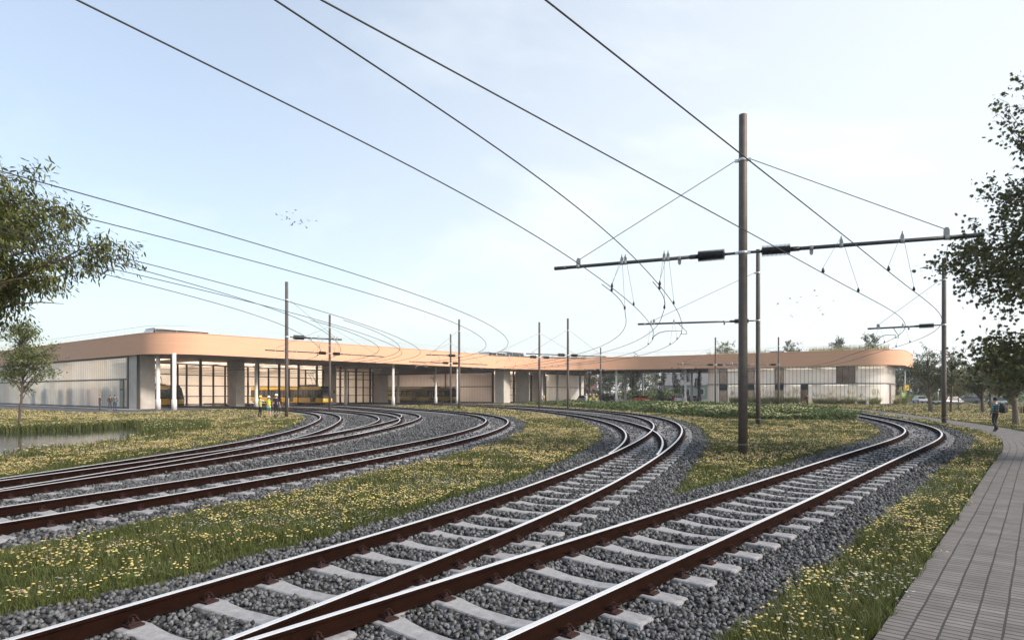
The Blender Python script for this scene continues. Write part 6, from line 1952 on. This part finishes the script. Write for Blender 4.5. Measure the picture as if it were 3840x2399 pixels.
# ------------------------------------------------------------------ signs and street things at the right
x, y, _ = gp(3394, 128)
sg = empty('road_sign', (x, y, 0), 0, 'yellow sign with dark diagonal bar on a grey lamp post', 'sign')
b = MB(); b.lathe([(.07, 0), (.045, 6.4)], 8); b.build('post', M['alu'], sg)
b = MB(); b.box((.28, -.09, 3.05), (.9, .05, 1.05)); pn = b.build('panel', mat('sign_yellow', (.62, .42, .03), .5, var=.08), sg)
b = MB(); b.poly([(-.05, -.12, 2.7), (.05, -.12, 2.62), (.62, -.12, 3.28), (.54, -.12, 3.36)]); b.box((.28, -.118, 2.98), (.5, .004, .08)); b.build('diagonal_bar', M['dark'], pn)
x, y, _ = gp(3388, 121)
sg = empty('green_display', (x, y, 0), 0, 'bright green upright display board near the office wing end', 'sign')
b = MB(); b.box((0, 0, .15), (.30, .2, .3)); b.build('foot', M['dark'], sg)
b = MB(); b.box((0, 0, 1.15), (.72, .14, 1.9)); pn = b.build('panel', mat('display_green', (.22, .55, .06), .5, var=.15, scale=4), sg)
b = MB()
for q in range(4): b.box((-.05, -.075, .75+q*.28), (.34, .004, .09))
b.build('print', M['white_plain'], pn)
x, y, _ = gp(3518, 130)
b = MB(); b.lathe([(.06, 0), (.045, 3.0)], 8, 0, (0, 0, 0)); b.box((.15, -.06, 2.75), (.3, .04, .45))
o = b.build('street_sign', M['alu']); o.location = (x, y, 0); tag(o, 'grey street sign pole between the apple trees', 'sign')
# bike stands at the far right
rt = empty('bike_rack', (0, 0, 0), 0, 'dark metal bike rack at the right meadow edge', 'bike rack')
for i in range(5):
    x, y, _ = gp(3822+i*9, 62+i*.6)
    b = MB(); b.tube([(x, y, -.05), (x, y, .75), (x+.25, y+.4, .75), (x+.25, y+.4, -.05)], .035, 6); b.build('hoop', M['dark'], rt)

# ------------------------------------------------------------------ distant buildings
def house(name, loc, rz, dims, label, wallm, roofm, gable=True, wins=(4, 2), wm=None):
    L, Dp, H = dims
    r = empty(name, loc, rz, label, 'building')
    b = MB(); b.box((0, 0, H/2), (L, Dp, H)); b.build('wall', wallm, r)
    if gable:
        b = MB(); rh = Dp*.32
        for q in (-.4,):
            b.poly([(-L/2-.4, -Dp/2-.4, H), (L/2+.4, -Dp/2-.4, H), (L/2+.4, 0, H+rh), (-L/2-.4, 0, H+rh)]); b.poly([(L/2+.4, Dp/2+.4, H), (-L/2-.4, Dp/2+.4, H), (-L/2-.4, 0, H+rh), (L/2+.4, 0, H+rh)])
            b.poly([(-L/2, -Dp/2, H), (-L/2, 0, H+rh-.1), (-L/2, Dp/2, H)]); b.poly([(L/2, -Dp/2, H), (L/2, Dp/2, H), (L/2, 0, H+rh-.1)])
        b.build('roof', roofm, r)
    else:
        b = MB(); b.box((0, 0, H+.12), (L+.4, Dp+.4, .24)); b.build('roof', roofm, r)
    for i in range(wins[0]):
        for q in range(wins[1]):
            xw = -L/2+L*(i+.5)/wins[0]; zw = H*(q+.55)/wins[1]
            b = MB(); b.box((xw, -Dp/2-.01, zw), (L/wins[0]*.5, .08, H/wins[1]*.45)); w_ = b.build('window', M['white_plain'], r)
            b = MB(); b.box((xw, -Dp/2-.05, zw), (L/wins[0]*.44, .03, H/wins[1]*.38)); b.build('pane', M['glass_dark'], w_)
    return r
HZ = mat('plaster_grey', (.30, .31, .30), .9, var=.15, scale=.5); HR = mat('brick_dull', (.25, .12, .10), .9, var=.2, scale=1); RF = mat('roof_grey', (.16, .165, .165), .8, var=.2, scale=1); SHT = mat('shed_green', (.22, .26, .21), .8, var=.12, scale=.6)
def hp_(px, y): return ((px-CX)/F_PX*y, y, -.05)
house('warehouse', hp_(2530, 240), math.radians(-14), (9, 12, 10.5), 'pale flat roofed block seen through the passage', HZ, RF, False, (4, 2))
house('shed_building', hp_(2590, 205), math.radians(-28), (13, 12, 4.4), 'low green grey shed with pitched roof through the passage', SHT, RF, True, (3, 1))
house('brick_house', hp_(2192, 235), math.radians(8), (7, 8, 9.0), 'dull red brick house behind the trees at the passage start', HR, RF, True, (3, 2))
house('shop_building', hp_(3790, 190), math.radians(-18), (34, 14, 6.5), 'grey commercial building behind the apple trees at the right', HZ, RF, False, (7, 1))
x, y, _ = hp_(3757, 178); sgb = empty('blue_billboard', (x, y, 0), math.radians(-18), 'blue billboard panel behind the apple trees', 'billboard')
b = MB(); b.box((0, 0, 5.2), (7.2, .25, 2.6)); b.build('panel', mat('billboard_blue', (.05, .11, .26), .5, var=.2, scale=1), sgb)
for q in (-2.6, 2.6):
    b = MB(); b.lathe([(.12, 0), (.12, 4)], 8, 0, (q, .2, 0)); b.build('post', M['alu'], sgb)
# cone-striped post and racks seen in the halls
x, y = (1051-CX)/F_PX*106, 106
b = MB(); b.lathe([(.28, 0), (.28, .3), (.24, .3), (.24, .6), (.20, .6), (.20, .9), (.16, .9), (.16, 1.2)], 12, 0, (0, 0, 0), smooth=False)
for i in range(len(b.m)): b.m[i] = (i//12) % 4 // 2
o = b.build('warning_post', [mat('post_orange', (.55, .18, .03), .6, var=.1), M['dark']]); o.location = (x, y, 0); tag(o, 'orange and black striped post at the second gate', 'warning post')
RK = [(-8, 2.1, (.07, .075, .07), 'dark'), (-13, 1.2, (.45, .13, .05), 'orange'), (-15.5, 1.0, (.50, .18, .07), 'rust orange'), (-20, 2.4, (.06, .07, .075), 'charcoal'), (-24, 1.6, (.30, .17, .05), 'brown'), (-6.2, 1.0, (.45, .30, .06), 'ochre'), (-4.2, .9, (.40, .28, .08), 'tan'), (-31, 2.4, (.08, .09, .08), 'black green'), (-36, 1.8, (.25, .18, .08), 'brown grey')]
for t_, w_, c, nm in RK:
    q = WL(-t_); q = (q[0]+.61*.6, q[1]+.793*.6)
    r = empty('storage_rack', (q[0], q[1], 0), math.atan2(WA[1], WA[0]), nm+' storage cabinet showing blurred through the translucent hall wall', 'cabinet', 'cabinets behind the hall wall')
    b = MB(); b.box((0, 0, 1.45), (w_, .6, 2.9)); b.build('case', mat('cabinet', c, .6, var=.2, scale=2), r)
    b = MB(); b.box((0, -.32, 1.45), (.04, .04, 2.8)); b.build('door_gap', M['dark'], r)

# ------------------------------------------------------------------ air
b = MB(); b.box((0, 110, 13), (420, 420, 30))
m, nt_, b_ = new_mat('haze_air'); nt_.nodes.remove(b_)
pv = nt_.nodes.new('ShaderNodeVolumePrincipled'); pv.inputs['Color'].default_value = (.92, .95, .97, 1); pv.inputs['Density'].default_value = 0.00035; pv.inputs['Anisotropy'].default_value = 0.2
nt_.links.new(pv.outputs[0], nt_.nodes['Material Output'].inputs['Volume'])
tag(b.build('haze', m), kind='stuff')
